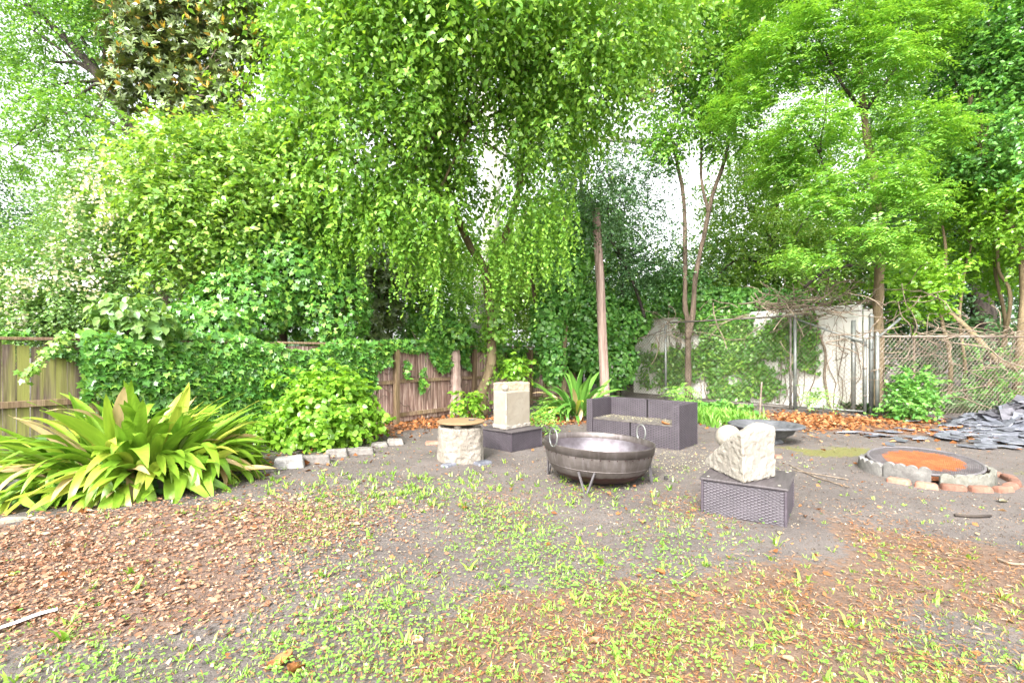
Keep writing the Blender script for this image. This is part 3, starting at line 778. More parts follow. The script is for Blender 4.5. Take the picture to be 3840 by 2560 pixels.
tilted(MB().lathe([(0.578, 0.198), (0.5835, 0.199), (0.5865, 0.208), (0.582, 0.209)], 96, close=True)).build('lower_seam', M['bowl'], fb, False, True)
rv = MB().sphere((0, 0, 0), 0.006, 5, 8).mesh('rivet', M['bowl'], True)
for k in range(44):
    a = 2 * math.pi * k / 44
    p = Vector((0.622 * math.cos(a), 0.622 * math.sin(a), 0.340)); z = Vector((0, 0, 0.2)); p = tilt @ (p - z) + z
    o = bpy.data.objects.new('rivet', rv); o.location = p; link(o, rim)
for k in range(9):
    a = 2 * math.pi * k / 9 + 0.15; mb = MB()
    pr = [(0.001 + p[0], p[2]) for p in sm if 0.205 < p[2] < 0.352]
    vv = []
    for r_, z_ in pr:
        for da, dr_ in ((-0.004, 0.0), (-0.004, 0.004), (0.012, 0.004), (0.012, 0.0)):
            vv.append(((r_ + dr_) * math.cos(a + da), (r_ + dr_) * math.sin(a + da), z_))
    tilted(mb.add(vv, [(4 * i + j, 4 * i + j + 1, 4 * i + j + 5, 4 * i + j + 4) for i in range(len(pr) - 1) for j in range(3)])).build('plate_seam', M['bowl'], fb)
for a in (R(208), R(26)):
    cx, cy = 0.628 * math.cos(a), 0.628 * math.sin(a)
    tx, ty = math.cos(a + R(90)) , math.sin(a + R(90))
    pts = []
    for k in range(27):
        b2 = R(-84) + R(348) * k / 26
        pts.append((cx + 0.085 * math.cos(b2) * tx * 0.9, cy + 0.085 * math.cos(b2) * ty * 0.9, 0.505 + 0.098 * math.sin(b2)))
    tilted(MB().tube(pts, 0.0085, 8)).build('handle', M['steel'], rim, False, True)
for a in (R(248), R(340), R(158), R(70)):
    mb = MB()
    for da in (-0.15, 0.15):
        t0 = (0.585 * math.cos(a + da), 0.585 * math.sin(a + da), 0.20); t1 = (0.605 * math.cos(a + da * 0.16), 0.605 * math.sin(a + da * 0.16), -0.01)
        mb.tube([t0, t1], 0.0125, 4)
    mb.build('leg', M['greymesh'], fb)

# ------------------------------------------------------------------ black urn bowl
ur = thing('iron_planter', 'wide shallow black iron planter bowl behind the wedge sculpture', 'planter', (4.17, 7.95, 0))
mb = MB(); seg = 72; pr = [(0.02, -0.01), (0.24, -0.01), (0.26, 0.02), (0.20, 0.06), (0.30, 0.10), (0.40, 0.16), (0.44, 0.235), (0.56, 0.262), (0.57, 0.275), (0.555, 0.298), (0.50, 0.302), (0.455, 0.285), (0.43, 0.27), (0.38, 0.20), (0.20, 0.16), (0.001, 0.155)]
mb.lathe(pr, seg)
n = len(pr)
mb.v = [((x * (1 + 0.012 * math.cos(18 * math.atan2(y, x) * 2)) if 0.5 < math.hypot(x, y) else x), (y * (1 + 0.012 * math.cos(36 * math.atan2(y, x))) if 0.5 < math.hypot(x, y) else y), z) for x, y, z in mb.v]
mb.build('bowl', M['iron'], ur, False, True)
MB().lathe([(0.001, 0.205), (0.39, 0.20)], 40).build('soil', M['dustytop'], ur)
g = G(2847, 1570)
o = MB().tube([(0, 0, -0.1), (0.03, 0, 0.42), (0.055, 0, 0.82)], 0.02, 8).build('metal_stake', M['wire']); o.location = tuple(g); tag(o, 'thin rusty metal stake leaning behind the black iron planter', 'stake')
o = rough_block('pale_rock', 0.13, 0.1, 0.09, 91, M['palestone']); o.location = tuple(G(2756, 1592)); tag(o, 'small pale rock left of the black iron planter', 'rock')

# ------------------------------------------------------------------ round fire pit with grate
PC = A([4.98, 5.86]); PR = 0.54
pit = thing('fire_pit', 'round fire pit ringed with scalloped concrete edging and bricks', 'fire pit', (PC[0], PC[1], 0))
def scallop(a0, a1, r, nb, h, mat, lean=0.0):
    mb = MB(); N = nb * 8; vv = []
    for k in range(N + 1):
        f = k / N; a = a0 + (a1 - a0) * f
        hh = h - 0.035 + 0.035 * abs(math.sin(math.pi * f * nb)) ** 0.6
        for rr, zz in ((r + 0.028, -0.05), (r + 0.028 + lean, hh - 0.006), (r + 0.02 + lean, hh), (r - 0.02 + lean, hh), (r - 0.028 + lean, hh - 0.006), (r - 0.028, -0.05)):
            vv.append((rr * math.cos(a), rr * math.sin(a), zz))
    ff = [(6 * k + j, 6 * k + j + 1, 6 * k + j + 7, 6 * k + j + 6) for k in range(N) for j in range(5)]
    ff += [tuple(range(6))[::-1], tuple(6 * N + j for j in range(6))]
    return mb.add(vv, ff).build('scalloped_edging', M[mat], pit)
for a0, a1, nb, h, mt in ((R(196), R(236), 4, 0.19, 'concrete'), (R(243), R(300), 5, 0.135, 'mossy'), (R(303), R(352), 4, 0.14, 'mossy'), (R(355), R(400), 4, 0.13, 'mossy'), (R(45), R(95), 4, 0.13, 'mossy'), (R(98), R(146), 4, 0.13, 'concrete'), (R(149), R(193), 4, 0.15, 'concrete')):
    scallop(a0, a1, PR + 0.07, nb, h, mt)
for k in range(9):
    a = R(214 + k * 17.5); r = PR + 0.235 + 0.02 * math.sin(k * 2.1)
    o = rough_block('brick', 0.23, 0.105, 0.055, 130 + k, M['brick'], 0.004); o.parent = pit
    o.location = (r * math.cos(a), r * math.sin(a), 0.0); o.rotation_euler = (0, 0, a + R(90) + random.uniform(-.08, .08))
MB().lathe([(0.001, 0.03), (PR, 0.035)], 48).build('ash_bed', M['ember'], pit)
gr = thing('fire_grate', 'round rusty wire mesh grate lying on the fire pit', 'grate', (PC[0], PC[1], 0.155))
gr.rotation_euler = (R(5.5), R(-3), 0)
mb = MB().tube([((PR + 0.0) * math.cos(2 * math.pi * k / 64), PR * math.sin(2 * math.pi * k / 64), 0) for k in range(65)], 0.017, 8, False); mb.build('grate_rim', M['greymesh'], gr, False, True)
mr_, mg_ = MB(), MB()
for sg in (0, 1):
    k = -PR + 0.012
    while k < PR:
        hl = math.sqrt(max(PR ** 2 - k ** 2, 0)); core = 0.40 ** 2 - k ** 2
        hc = math.sqrt(core) if core > 0 else 0
        def seg_(m_, a, b):
            if b - a < 0.01: return
            q = [(k, a, 0.004 * sg), (k, b, 0.004 * sg)] if sg else [(a, k, 0), (b, k, 0)]
            m_.tube(q, 0.0036, 4, False)
        hc *= 0.9 + 0.1 * math.sin(k * 40)
        seg_(mr_, -hc, hc); seg_(mg_, -hl, -hc); seg_(mg_, hc, hl)
        k += 0.023
tag(mr_.build('rusty_mesh', M['rustmesh'], gr), 'orange rusted middle of the mesh'); mg_.build('mesh', M['greymesh'], gr)

# ------------------------------------------------------------------ slate heap
slate_meshes = []
for k in range(10):
    rr = random.Random(k)
    n = rr.choice((4, 4, 5, 6)); w, l = rr.uniform(.09, .15), rr.uniform(.13, .24)
    poly = [(w * math.cos(2 * math.pi * j / n + .78) * rr.uniform(.75, 1.1), l * math.sin(2 * math.pi * j / n + .78) * rr.uniform(.75, 1.1)) for j in range(n)]
    t = 0.009
    mb = MB().add([(x, y, -t / 2) for x, y in poly] + [(x * .97, y * .97, t / 2) for x, y in poly], [tuple(range(n))[::-1], tuple(range(n, 2 * n))] + [(j, (j + 1) % n, n + (j + 1) % n, n + j) for j in range(n)])
    slate_meshes.append((mb.mesh('slate', M['slate']), mb.mesh('slate', M['slate2'])))
def heap_h(x, y):
    return 0.58 * math.exp(-(((x - 10.5) / 1.0) ** 2 + ((y - 9.5) / 0.7) ** 2)) + 0.05 * math.exp(-(((x - 8.0) / 1.5) ** 2 + ((y - 8.2) / 0.8) ** 2))
rs = random.Random(5)
cnt = 0
for lay in range(5):
    for _ in range(2000):
        if cnt >= (lay + 1) * 58: break
        if lay < 2:
            x, y = rs.gauss(8.1, 0.85), rs.gauss(8.1, 0.55)
            if y < 7.0 - 0.0 * x or x < 6.0 or y > 9.6: continue
        else:
            x, y = rs.gauss(10.0, 0.75), rs.gauss(9.15, 0.5)
        z = heap_h(x, y)
        e = 0.05
        sx, sy = (heap_h(x + e, y) - heap_h(x - e, y)) / (2 * e), (heap_h(x, y + e) - heap_h(x, y - e)) / (2 * e)
        o = bpy.data.objects.new('slate', slate_meshes[rs.randrange(10)][1 if (z > 0.15 and rs.random() < .6) else 0])
        nrm_ = Vector((-sx + rs.gauss(0, .05 + .32 * (z > .10)), -sy + rs.gauss(0, .05 + .32 * (z > .10)), 1)).normalized()
        qn = nrm_.to_track_quat('Z', 'Y').to_matrix() @ Matrix.Rotation(rs.uniform(0, 6.28), 3, 'Z')
        o.rotation_euler = qn.to_euler(); o.location = (x, y, z + 0.012 + 0.014 * (lay if z > .1 else lay * 0.8) * rs.uniform(.4, 1.1)); s_ = rs.uniform(.7, 1.25); o.scale = (s_, s_, 1)
        dark_ = o.data is not None and o.data.materials[0] == M['slate2']
        lb_, gp_ = (('dark roofing slate piled on the raised heap by the low chain-link fence', 'dark slates on the heap') if dark_ else ('paler grey roofing slate on the raised heap by the low chain-link fence', 'grey slates on the heap') if z > 0.10 else ('grey roofing slate lying flat on the soil in front of the heap', 'flat slates in front of the heap'))
        link(o); tag(o, lb_, 'slate', gp_); cnt += 1
# buried slates that fill the heap
mb = MB()
for _ in range(1100):
    x, y = rs.gauss(10.4, 0.8), rs.gauss(9.4, 0.55)
    h = heap_h(x, y)
    if h < 0.03: continue
    Mx = Matrix.Rotation(rs.uniform(0, 6.28), 3, 'Z') @ Matrix.Rotation(rs.gauss(0, .12), 3, 'X')
    mb.box((x, y, h * rs.random() ** 0.6), (rs.uniform(.15, .3), rs.uniform(.2, .36), 0.012), Mx)
tag(mb.build('slate_rubble', M['slate2']), 'dark broken slates packed inside the heap by the fence', 'slate', kind='stuff')

# ------------------------------------------------------------------ leaves
def T(v, f): return (A(v, float), A(f, int))
DIAMOND = T([(0, 0, 0), (.42, -.30, .07), (.5, 0, 0), (.42, .30, .07), (1, 0, -.10)], [(0, 1, 2), (1, 4, 2), (0, 2, 3), (2, 4, 3)])
OVAL = T([(0, 0, 0), (.22, -.30, .07), (.58, -.30, .06), (1, 0, -.10), (.58, .30, .06), (.22, .30, .07), (.4, 0, 0)], [(0, 1, 6), (1, 2, 6), (2, 3, 6), (3, 4, 6), (4, 5, 6), (5, 0, 6)])
LANCE = T([(0, 0, 0), (.45, -.15, .04), (.5, 0, 0), (.45, .15, .04), (1, 0, -.06)], [(0, 1, 2), (1, 4, 2), (0, 2, 3), (2, 4, 3)])
IVY = T([(.1, 0, .0), (-.06, -.38, .03), (.28, -.32, .02), (.50, -.50, -.03), (.58, -.20, .02), (1, 0, -.08), (.58, .20, .02), (.50, .50, -.03), (.28, .32, .02), (-.06, .38, .03), (.38, 0, .0)],
        [(10, 0, 1), (10, 1, 2), (10, 2, 3), (10, 3, 4), (10, 4, 5), (10, 5, 6), (10, 6, 7), (10, 7, 8), (10, 8, 9), (10, 9, 0)])
QUAD = T([(0, 0, 0), (.45, -.27, .09), (1, 0, -.08), (.45, .27, .09)], [(0, 1, 3), (1, 2, 3)])
IVY6 = T([(0, 0, 0), (.12, -.42, .03), (.55, -.42, -.02), (1, 0, -.08), (.55, .42, -.02), (.12, .42, .03)], [(0, 1, 2), (0, 2, 3), (0, 3, 4), (0, 4, 5)])
BLADE = T([(0, -.05, 0), (0, .05, 0), (.55, .045, .12), (.55, -.045, .12), (1, 0, -.02)], [(0, 1, 2), (0, 2, 3), (3, 2, 4)])
BLOB = T([(0, 0, 0), (.5, -.5, .2), (1, 0, 0), (.5, .5, .2)], [(0, 1, 2), (0, 2, 3)])

def leaf_arrays(pos, d, n, size, tmpl, width=1.0):
    tv, tf = tmpl
    d = norm(d); sd = norm(np.cross(n, d)); n = np.cross(d, sd)
    size = np.broadcast_to(size, (len(pos),))[:, None, None]
    v = pos[:, None, :] + size * (tv[None, :, 0, None] * d[:, None, :] + width * tv[None, :, 1, None] * sd[:, None, :] + tv[None, :, 2, None] * n[:, None, :])
    m = len(tv)
    f = tf[None] + (np.arange(len(pos)) * m)[:, None, None]
    return v.reshape(-1, 3), f.reshape(-1, tf.shape[1]), m

def leaf_obj(name, parts, mat, parent=None, tint=None):
    """parts: list of (pos, dir, nrm, size, tmpl, width)"""
    vs_, fs_, ts_, off = [], [], [], 0
    for p in parts:
        v, f, m = leaf_arrays(*p)
        vs_.append(v); fs_.append(f + off); off += len(v)
        ts_.append(np.repeat(rng.random(len(p[0])) ** 1.2, m))
    me = mesh_np(name, np.concatenate(vs_), [np.concatenate(fs_)], mat, {'tint': np.concatenate(ts_)})
    return link(bpy.data.objects.new(name, me), parent, parent is not None)

UP = A([0, 0, 1.0])
def rnd(n): return norm(rng.normal(size=(n, 3)))

def twigs(lobes, ntw, per=8, L=0.45, droop=0.5, size=0.09, clump=0.35, shell=0.55, tmpl=DIAMOND, width=1.0, upn=0.8, flat=0.0, nclump=26):
    lo = A([(*c, *(r if not np.isscalar(r) else (r, r, r * 0.8))) for c, r in lobes], float)
    w = lo[:, 3] * lo[:, 4] + lo[:, 3] * lo[:, 5]; w = w / w.sum()
    # clumps first
    nc = nclump * len(lo)
    li = rng.choice(len(lo), nc, p=w)
    u = rnd(nc); rad = rng.uniform(shell, 1.0, nc)
    cc = lo[li, :3] + u * lo[li, 3:] * rad[:, None]
    ci = rng.integers(0, nc, ntw)
    lr = lo[li[ci], 3]
    o = cc[ci] + rng.normal(size=(ntw, 3)) * (lr * clump)[:, None] * A([1, 1, 0.75])
    out = norm((o - lo[li[ci], :3]) / lo[li[ci], 3:])
    d = norm(out * 0.7 + rnd(ntw) * 0.75 - UP * 0.25 * droop)
    d[:, 2] *= (1 - flat); d = norm(d)
    t = (np.arange(per) + 0.6) / per
    Lr = L * rng.uniform(0.6, 1.3, ntw)
    pos = o[:, None] + d[:, None] * (Lr[:, None] * t)[..., None] - UP * (droop * Lr[:, None] * t ** 2 * 0.7)[..., None]
    dd = d[:, None] - UP * (droop * 1.2 * t)[None, :, None]
    dd = norm(np.broadcast_to(dd, pos.shape))
    sd = norm(np.cross(dd, UP + 0.3 * rnd(ntw)[:, None]))
    alt = np.where(np.arange(per) % 2 == 0, 1.0, -1.0)[None, :, None]
    ld = norm(dd * 0.55 + sd * alt * 0.8 - UP * 0.35 * droop + 0.35 * rng.normal(size=pos.shape))
    ln = norm(UP * upn + out[:, None] * 0.35 + 0.45 * rng.normal(size=pos.shape))
    sz = size * rng.uniform(0.65, 1.25, pos.shape[:2])
    return (pos.reshape(-1, 3), ld.reshape(-1, 3), ln.reshape(-1, 3), sz.ravel(), tmpl, width)

def fronds(lobes, nf, per=13, L=0.42, size=0.085, droop=0.6, tmpl=LANCE, width=1.15):
    """pinnate leaves: leaflets in two flat ranks along an arching rachis"""
    lo = A([(*c, *(r if not np.isscalar(r) else (r, r, r * 0.7))) for c, r in lobes], float)
    w = lo[:, 3] * lo[:, 4]; w = w / w.sum()
    nb = nf // 7
    li = rng.choice(len(lo), nb, p=w)
    bc = lo[li, :3] + rnd(nb) * lo[li, 3:] * rng.uniform(0.4, 1.0, nb)[:, None]     # branch tips carry 7 fronds
    o = np.repeat(bc, 7, 0) + rng.normal(size=(nb * 7, 3)) * 0.09
    out = norm(np.repeat(bc - lo[li, :3], 7, 0))
    n_ = len(o)
    d = norm(out * A([1, 1, 0.3]) * 0.6 + rnd(n_) * A([1, 1, 0.35]) + UP * 0.15)
    t = (np.arange(per) // 2 + 0.8) / (per / 2)
    Lr = L * rng.uniform(0.7, 1.25, n_)
    pos = o[:, None] + d[:, None] * (Lr[:, None] * t)[..., None] - UP * (droop * Lr[:, None] * t ** 2 * 0.6)[..., None]
    dd = norm(d[:, None] - UP * (droop * t)[None, :, None])
    sd = norm(np.cross(dd, np.broadcast_to(UP, dd.shape)))
    alt = np.where(np.arange(per) % 2 == 0, 1.0, -1.0)[None, :, None]
    ld = norm(sd * alt + dd * 0.45 - UP * 0.25 + 0.12 * rng.normal(size=pos.shape))
    ln = norm(np.cross(dd, sd) * -1.0 + 0.25 * rng.normal(size=pos.shape)); ln = np.where(ln[..., 2:3] < 0, -ln, ln)
    sz = size * rng.uniform(0.75, 1.2, pos.shape[:2])
    return (pos.reshape(-1, 3), ld.reshape(-1, 3), ln.reshape(-1, 3), sz.ravel(), tmpl, width)

def strands(starts, n, length, size=0.085, spread=0.22, step=0.045, tmpl=OVAL):
    st = np.repeat(A(starts, float), n, 0); N = len(st)
    st = st + rng.normal(size=(N, 3)) * A([spread, spread, 0.25])
    per = int(length / step)
    t = (np.arange(per) + 0.5) * step
    Ls = length * rng.uniform(0.45, 1.15, N)
    drift = rng.normal(size=(N, 3)) * A([0.13, 0.13, 0])
    pos = st[:, None] + drift[:, None] * t[None, :, None] - UP * t[None, :, None] + 0.012 * rng.normal(size=(N, per, 3))
    pos = pos + 0.05 * np.sin(t * 2.5)[None, :, None] * rnd(N)[:, None] * A([1, 1, 0])
    keep = t[None, :] < Ls[:, None]
    az = rng.uniform(0, 6.28, (N, per))
    ld = np.stack([np.cos(az) * 0.75, np.sin(az) * 0.75, -0.75 + 0 * az], -1) + 0.2 * rng.normal(size=pos.shape)
    ln = np.stack([np.cos(az) * 0.5, np.sin(az) * 0.5, 0.8 + 0 * az], -1) + 0.35 * rng.normal(size=pos.shape)
    k = keep.ravel()
    sz = (size * rng.uniform(0.6, 1.2, (N, per)) * (1 - 0.35 * t[None] / length)).ravel()[k]
    return (pos.reshape(-1, 3)[k], norm(ld.reshape(-1, 3)[k]), norm(ln.reshape(-1, 3)[k]), sz, tmpl, 1.0)

def cover(pos, nrm_, size, tmpl=IVY, j=0.4, width=1.0, down=0.7):
    """leaves shingled over a surface (ivy)"""
    n_ = norm(nrm_ + UP * 0.45 + j * rng.normal(size=pos.shape))
    d = norm(-UP * down + nrm_ * 0.25 + 0.6 * rng.normal(size=pos.shape))
    return (pos, d, n_, size * rng.uniform(0.55, 1.25, len(pos)), tmpl, width)

def lobe_cover(lobes, n, size, bump_=0.15, seed=3, **k):
    lo = A([(*c, *(r if not np.isscalar(r) else (r, r, r))) for c, r in lobes], float)
    w = lo[:, 3] * lo[:, 5]; w = w / w.sum(); li = rng.choice(len(lo), n, p=w)
    u = rnd(n); b_ = lo[li, :3] + u * lo[li, 3:] * (1 + bump_ * wob(u * 1.6 + li[:, None], 1.2, seed) + 0.05 * rng.normal(size=n))[:, None]
    m = b_[:, 2] > 0.02
    return cover(b_[m], u[m], size, **k)

def rough_path(pts, n=20, amp=0.03, seed=0):
    c = curve_pts(A(pts, float), n)
    j = np.stack([wob(c + 7 * k, 1.3, seed + k, 2) for k in range(3)], -1) * amp
    j[0] *= 0
    return c + j

def limbs(start, lobes, r0, seed=0, twig=2):
    """limbs from a start point into each lobe, with a few side branches"""
    mb = MB(); r_ = random.Random(seed)
    for k, (c, r) in enumerate(lobes):
        rr = r if np.isscalar(r) else r[0]
        c = A(c, float); start_ = A(start, float)
        mid = (start_ + c) / 2 + A([r_.uniform(-.3, .3), r_.uniform(-.3, .3), r_.uniform(-.1, .35)])
        p = rough_path([start_, mid, c], 10, 0.05, seed + k)
        mb.tube(p, np.linspace(r0, r0 * 0.3, 11), 6)
        for q in range(twig):
            e = c + A([r_.gauss(0, 1), r_.gauss(0, 1), r_.gauss(0, .7)]) * rr * 0.7
            s_ = p[r_.randrange(5, 10)]
            mb.tube(rough_path([s_, (s_ + e) / 2 + A([0, 0, .1]), e], 6, 0.04, seed + q + 3), np.linspace(r0 * 0.35, r0 * 0.08, 7), 5)
    return mb

def tree(name, label, cat, base, trunks, bark, crown, mat, group=None, limb=None, extra=()):
    """trunks: [(points, r0, r1)], crown: list of leaf parts"""
    t = thing(name, label, cat, tuple(base), 0, group)
    for pts, r0, r1 in trunks:
        p = rough_path(pts, 22, min(0.03, r0), len(name))
        MB().tube(p, np.linspace(r0, r1, len(p)) * (1 + 0.08 * np.sin(np.arange(len(p)) * 1.7)), 10).build('trunk', M[bark], t, True, True)
    if limb is not None: limb.build('branches', M[bark], t, True, True)
    cr_ = leaf_obj('crown', crown, M[mat], t) if crown else t
    for nm, parts, mt in extra: leaf_obj(nm, parts, M[mt], cr_).location = (0, 0, 0)
    return t

# --- ivy on the wooden fence (a thick uneven coat, thinning to the right)
def fence_ivy(n, s0, s1, prof, size=0.095, thick=0.25):
    s_ = rng.uniform(s0, s1, n); z = rng.uniform(0, 1, n)
    lo_, hi_ = prof(s_)
    z = lo_ + (hi_ - lo_) * z
    o_ = 0.06 + thick * (0.5 + 0.5 * wob(np.stack([s_ * 1.2, z * 1.6, 0 * z], -1), 0.8, 21)) * rng.uniform(0.3, 1, n)
    top = z > FH
    o_ = np.where(top, o_ * rng.uniform(-1, 1, n), o_)
    pos = np.stack([F0[0] + FD[0] * s_ + FN[0] * o_, F0[1] + FD[1] * s_ + FN[1] * o_, z], -1)
    return pos, np.broadcast_to(A([FN[0], FN[1], 0.25]), pos.shape)
def s_at(px):                                     # fence coordinate seen at a photo column
    k = (px - 1920) / FPX
    return (k * F0[1] - F0[0]) / (FD[0] - k * FD[1])
sa, sb, sc_ = s_at(300), s_at(1150), s_at(1395)
def prof_main(s_):
    f = np.clip((s_ - sa) / (sc_ - sa), 0, 1)
    lo_ = 0.05 + 0.85 * np.clip(1 - (s_ - sa) / 0.7, 0, 1) + 0.75 * np.clip((s_ - sb) / (sc_ - sb), 0, 1) + 0.12 * np.sin(s_ * 5)
    hi_ = 1.62 + 0.12 * np.sin(s_ * 3.1) + 0.25 * np.exp(-((s_ - sa - 0.9) / 0.6) ** 2)
    return lo_, hi_
iv = thing('ivy', 'thick sheet of dark green ivy hanging over the left half of the fence', 'ivy', tuple(fpt(sa)))
p1, n1_ = fence_ivy(15000, sa, sc_, prof_main)
leaf_obj('foliage', [cover(p1, n1_, 0.10)], M['ivy'], iv)
mb = MB()
for k in range(26):
    s_ = rng.uniform(sa, sc_); z = 0.0
    pts = [fpt(s_ + 0.25 * math.sin(k + q), 0.05, 0.1 + q * 0.35) for q in range(5)]
    mb.tube(rough_path(pts, 12, 0.05, k), 0.008, 5)
mb.build('stems', M['bark'], iv, True)
# trailing shoot over the left end of the fence
tr_ = curve_pts(A([fpt(s_at(250), 0.05, 1.68), fpt(s_at(215), 0.18, 1.62), fpt(s_at(150), 0.3, 1.42), fpt(s_at(75), 0.36, 1.20)]), 40)
iv2 = thing('ivy_shoot', 'single ivy shoot trailing over the mossy left end of the fence', 'ivy', tuple(tr_[0]))
MB().tube(tr_, 0.007, 5).build('stem', M['vine'], iv2, True)
pp = np.repeat(tr_, 4, 0) + rng.normal(size=(164, 3)) * 0.03
leaf_obj('leaves', [cover(pp, np.broadcast_to(A([0.3, -0.8, 0.5]), pp.shape), 0.075)], M['lime'], iv2)
q1 = A([fpt(s_at(u), 0.06 + 0.05 * rng.random(), 1.55 - 0.10 * rng.random() - 0.25 * max(0, (u - 210) / 110) * rng.random()) for u in rng.uniform(170, 320, 130)])
q2 = A([fpt(s_at(u), 0.0, 1.65 + 0.04 * rng.random()) for u in rng.uniform(-30, 110, 130)])
leaf_obj('foliage', [cover(np.concatenate([q1, q2]), np.broadcast_to(A([0.5, -0.7, 0.5]), (260, 3)), 0.08)], M['ivy'], iv2)

# right part of the wooden fence: ivy tongues from the top
iv3 = thing('ivy', 'ragged ivy hanging from the top of the bare right half of the fence', 'ivy', tuple(fpt(s_at(1560))))
ps, ns_ = [], []
for px0, px1, zl, zh, n in ((1390, 1450, 1.15, 1.72, 350), (1440, 1640, 1.48, 1.75, 700), (1600, 1745, 1.05, 1.85, 1900), (1760, 1850, 1.45, 1.75, 260), (1850, 1960, 0.7, 1.8, 800), (1980, 2100, 0.5, 1.9, 900), (2050, 2180, 0.7, 1.7, 500), (1560, 1580, 0.5, 1.2, 60), (1500, 1520, 0.9, 1.3, 50)):
    a_, b_ = s_at(px0), s_at(px1)
    p, n_ = fence_ivy(n, a_, b_, lambda s_, zl=zl, zh=zh: (zl + 0.3 * (zh - zl) * (1 + np.sin(s_ * 7)) / 2 + 0 * s_, zh + 0 * s_), thick=0.18)
    ps.append(p); ns_.append(n_)
leaf_obj('foliage', [cover(np.concatenate(ps), np.concatenate(ns_), 0.11)], M['ivy'], iv3)
mb = MB()
for k in range(60):
    s_ = rng.uniform(s_at(1430), s_at(2150)); z = rng.uniform(0.2, 1.5); L = rng.uniform(0.2, 0.6); a_ = rng.uniform(0, 3.14)
    pts = [fpt(s_ + L * q * math.cos(a_) * .4, 0.04 + 0.03 * math.sin(q * 2 + k), z + L * q * math.sin(a_) * .4 + .05 * math.sin(q * 3 + k)) for q in range(4)]
    pts = [A([p[0], p[1], max(p[2], 0.02)]) for p in pts]
    mb.tube(curve_pts(A(pts), 10), 0.0065, 4)
mb.build('dry_stems', M['vine'], iv3, True)

# ivy-smothered tree left of centre
lobes = [(V(640, 620, 9.2), (1.15, 0.8, 0.95)), (V(560, 700, 8.6), (0.85, 0.6, 0.7)), (V(750, 700, 9.4), (0.8, 0.6, 0.8)), (V(700, 540, 9.6), (0.9, 0.7, 0.7)), (V(480, 745, 8.0), (0.7, .5, .4))]
tree('ivy_clad_tree', 'dead tree smothered in glossy dark ivy standing behind the fence left of centre', 'tree', (*V(650, 0, 9.6)[:2], 0), [([(*V(650, 0, 9.6)[:2], 0), V(650, 800, 9.6), V(670, 520, 9.6)], 0.14, 0.05)], 'bark', [lobe_cover(lobes, 15000, 0.105)], 'ivy')
# big-leaved creeper hump on the fence
lobes = [(V(290, 715, 6.5), (0.42, 0.3, 0.22)), (V(330, 745, 6.6), (0.45, 0.3, 0.2))]
c_ = thing('creeper', 'hump of large pale green creeper leaves on top of the left fence', 'creeper', tuple(V(290, 770, 6.5)))
leaf_obj('foliage', [lobe_cover(lobes, 700, 0.13, tmpl=OVAL)], M['crepe'], c_)
MB().tube(rough_path([fpt(s_at(480), 0.05, 0.4), fpt(s_at(480), 0.05, 1.4), V(300, 725, 6.5)], 10, 0.03, 2), 0.012, 6).build('stem', M['bark'], c_, True)

# ------------------------------------------------------------------ trees, left to right
def L_(*a): return [(V(x, y, d), r) for x, y, d, r in a]
ok = L_((40, 40, 15, 2.0), (200, 60, 15, 1.7), (60, 230, 15, 1.6), (190, 330, 14.5, 1.4), (320, -30, 15, 1.8), (100, -120, 15, 2.0), (20, 350, 15.5, 1.0))
base = (*V(470, 0, 15)[:2], 0)
tk = [([base, V(440, 500, 15), V(300, 290, 15)], 0.28, 0.16), ([V(300, 290, 15), V(235, 185, 15), V(150, 90, 15), V(60, 10, 15)], 0.17, 0.07), ([V(235, 185, 15), V(190, 150, 15), V(110, 140, 15)], 0.08, 0.03), ([V(380, 400, 15), V(270, 290, 14.8), V(150, 260, 14.6)], 0.09, 0.03), ([V(330, 330, 15), V(220, 340, 15), V(90, 350, 15)], 0.07, 0.02)]
tree('shade_tree', 'tall tree with dark leaning limbs and small leaves at the top left', 'tree', base, tk, 'darkbark', [twigs(ok, 5400, 9, 0.5, 0.4, 0.12, 0.3, tmpl=QUAD)], 'oak', limb=limbs(V(235, 185, 15), ok, 0.05, 4))

ev = L_((30, 560, 15, 1.5), (110, 620, 15, 1.3), (-60, 640, 15, 1.6), (60, 700, 14, 1.4), (-30, 480, 16, 1.0), (180, 690, 13, 1.2), (330, 700, 13, 1.0))
base = (*V(40, 0, 15)[:2], 0)
tree('evergreen_tree', 'dark evergreen tree at the left edge behind the white-flowering tree', 'tree', base, [([base, V(40, 600, 15)], 0.16, 0.05)], 'darkbark', [twigs(ev, 3000, 9, 0.4, 0.3, 0.12, 0.35, tmpl=QUAD)], 'evergreen', limb=limbs(V(40, 700, 15), ev, 0.04, 6))

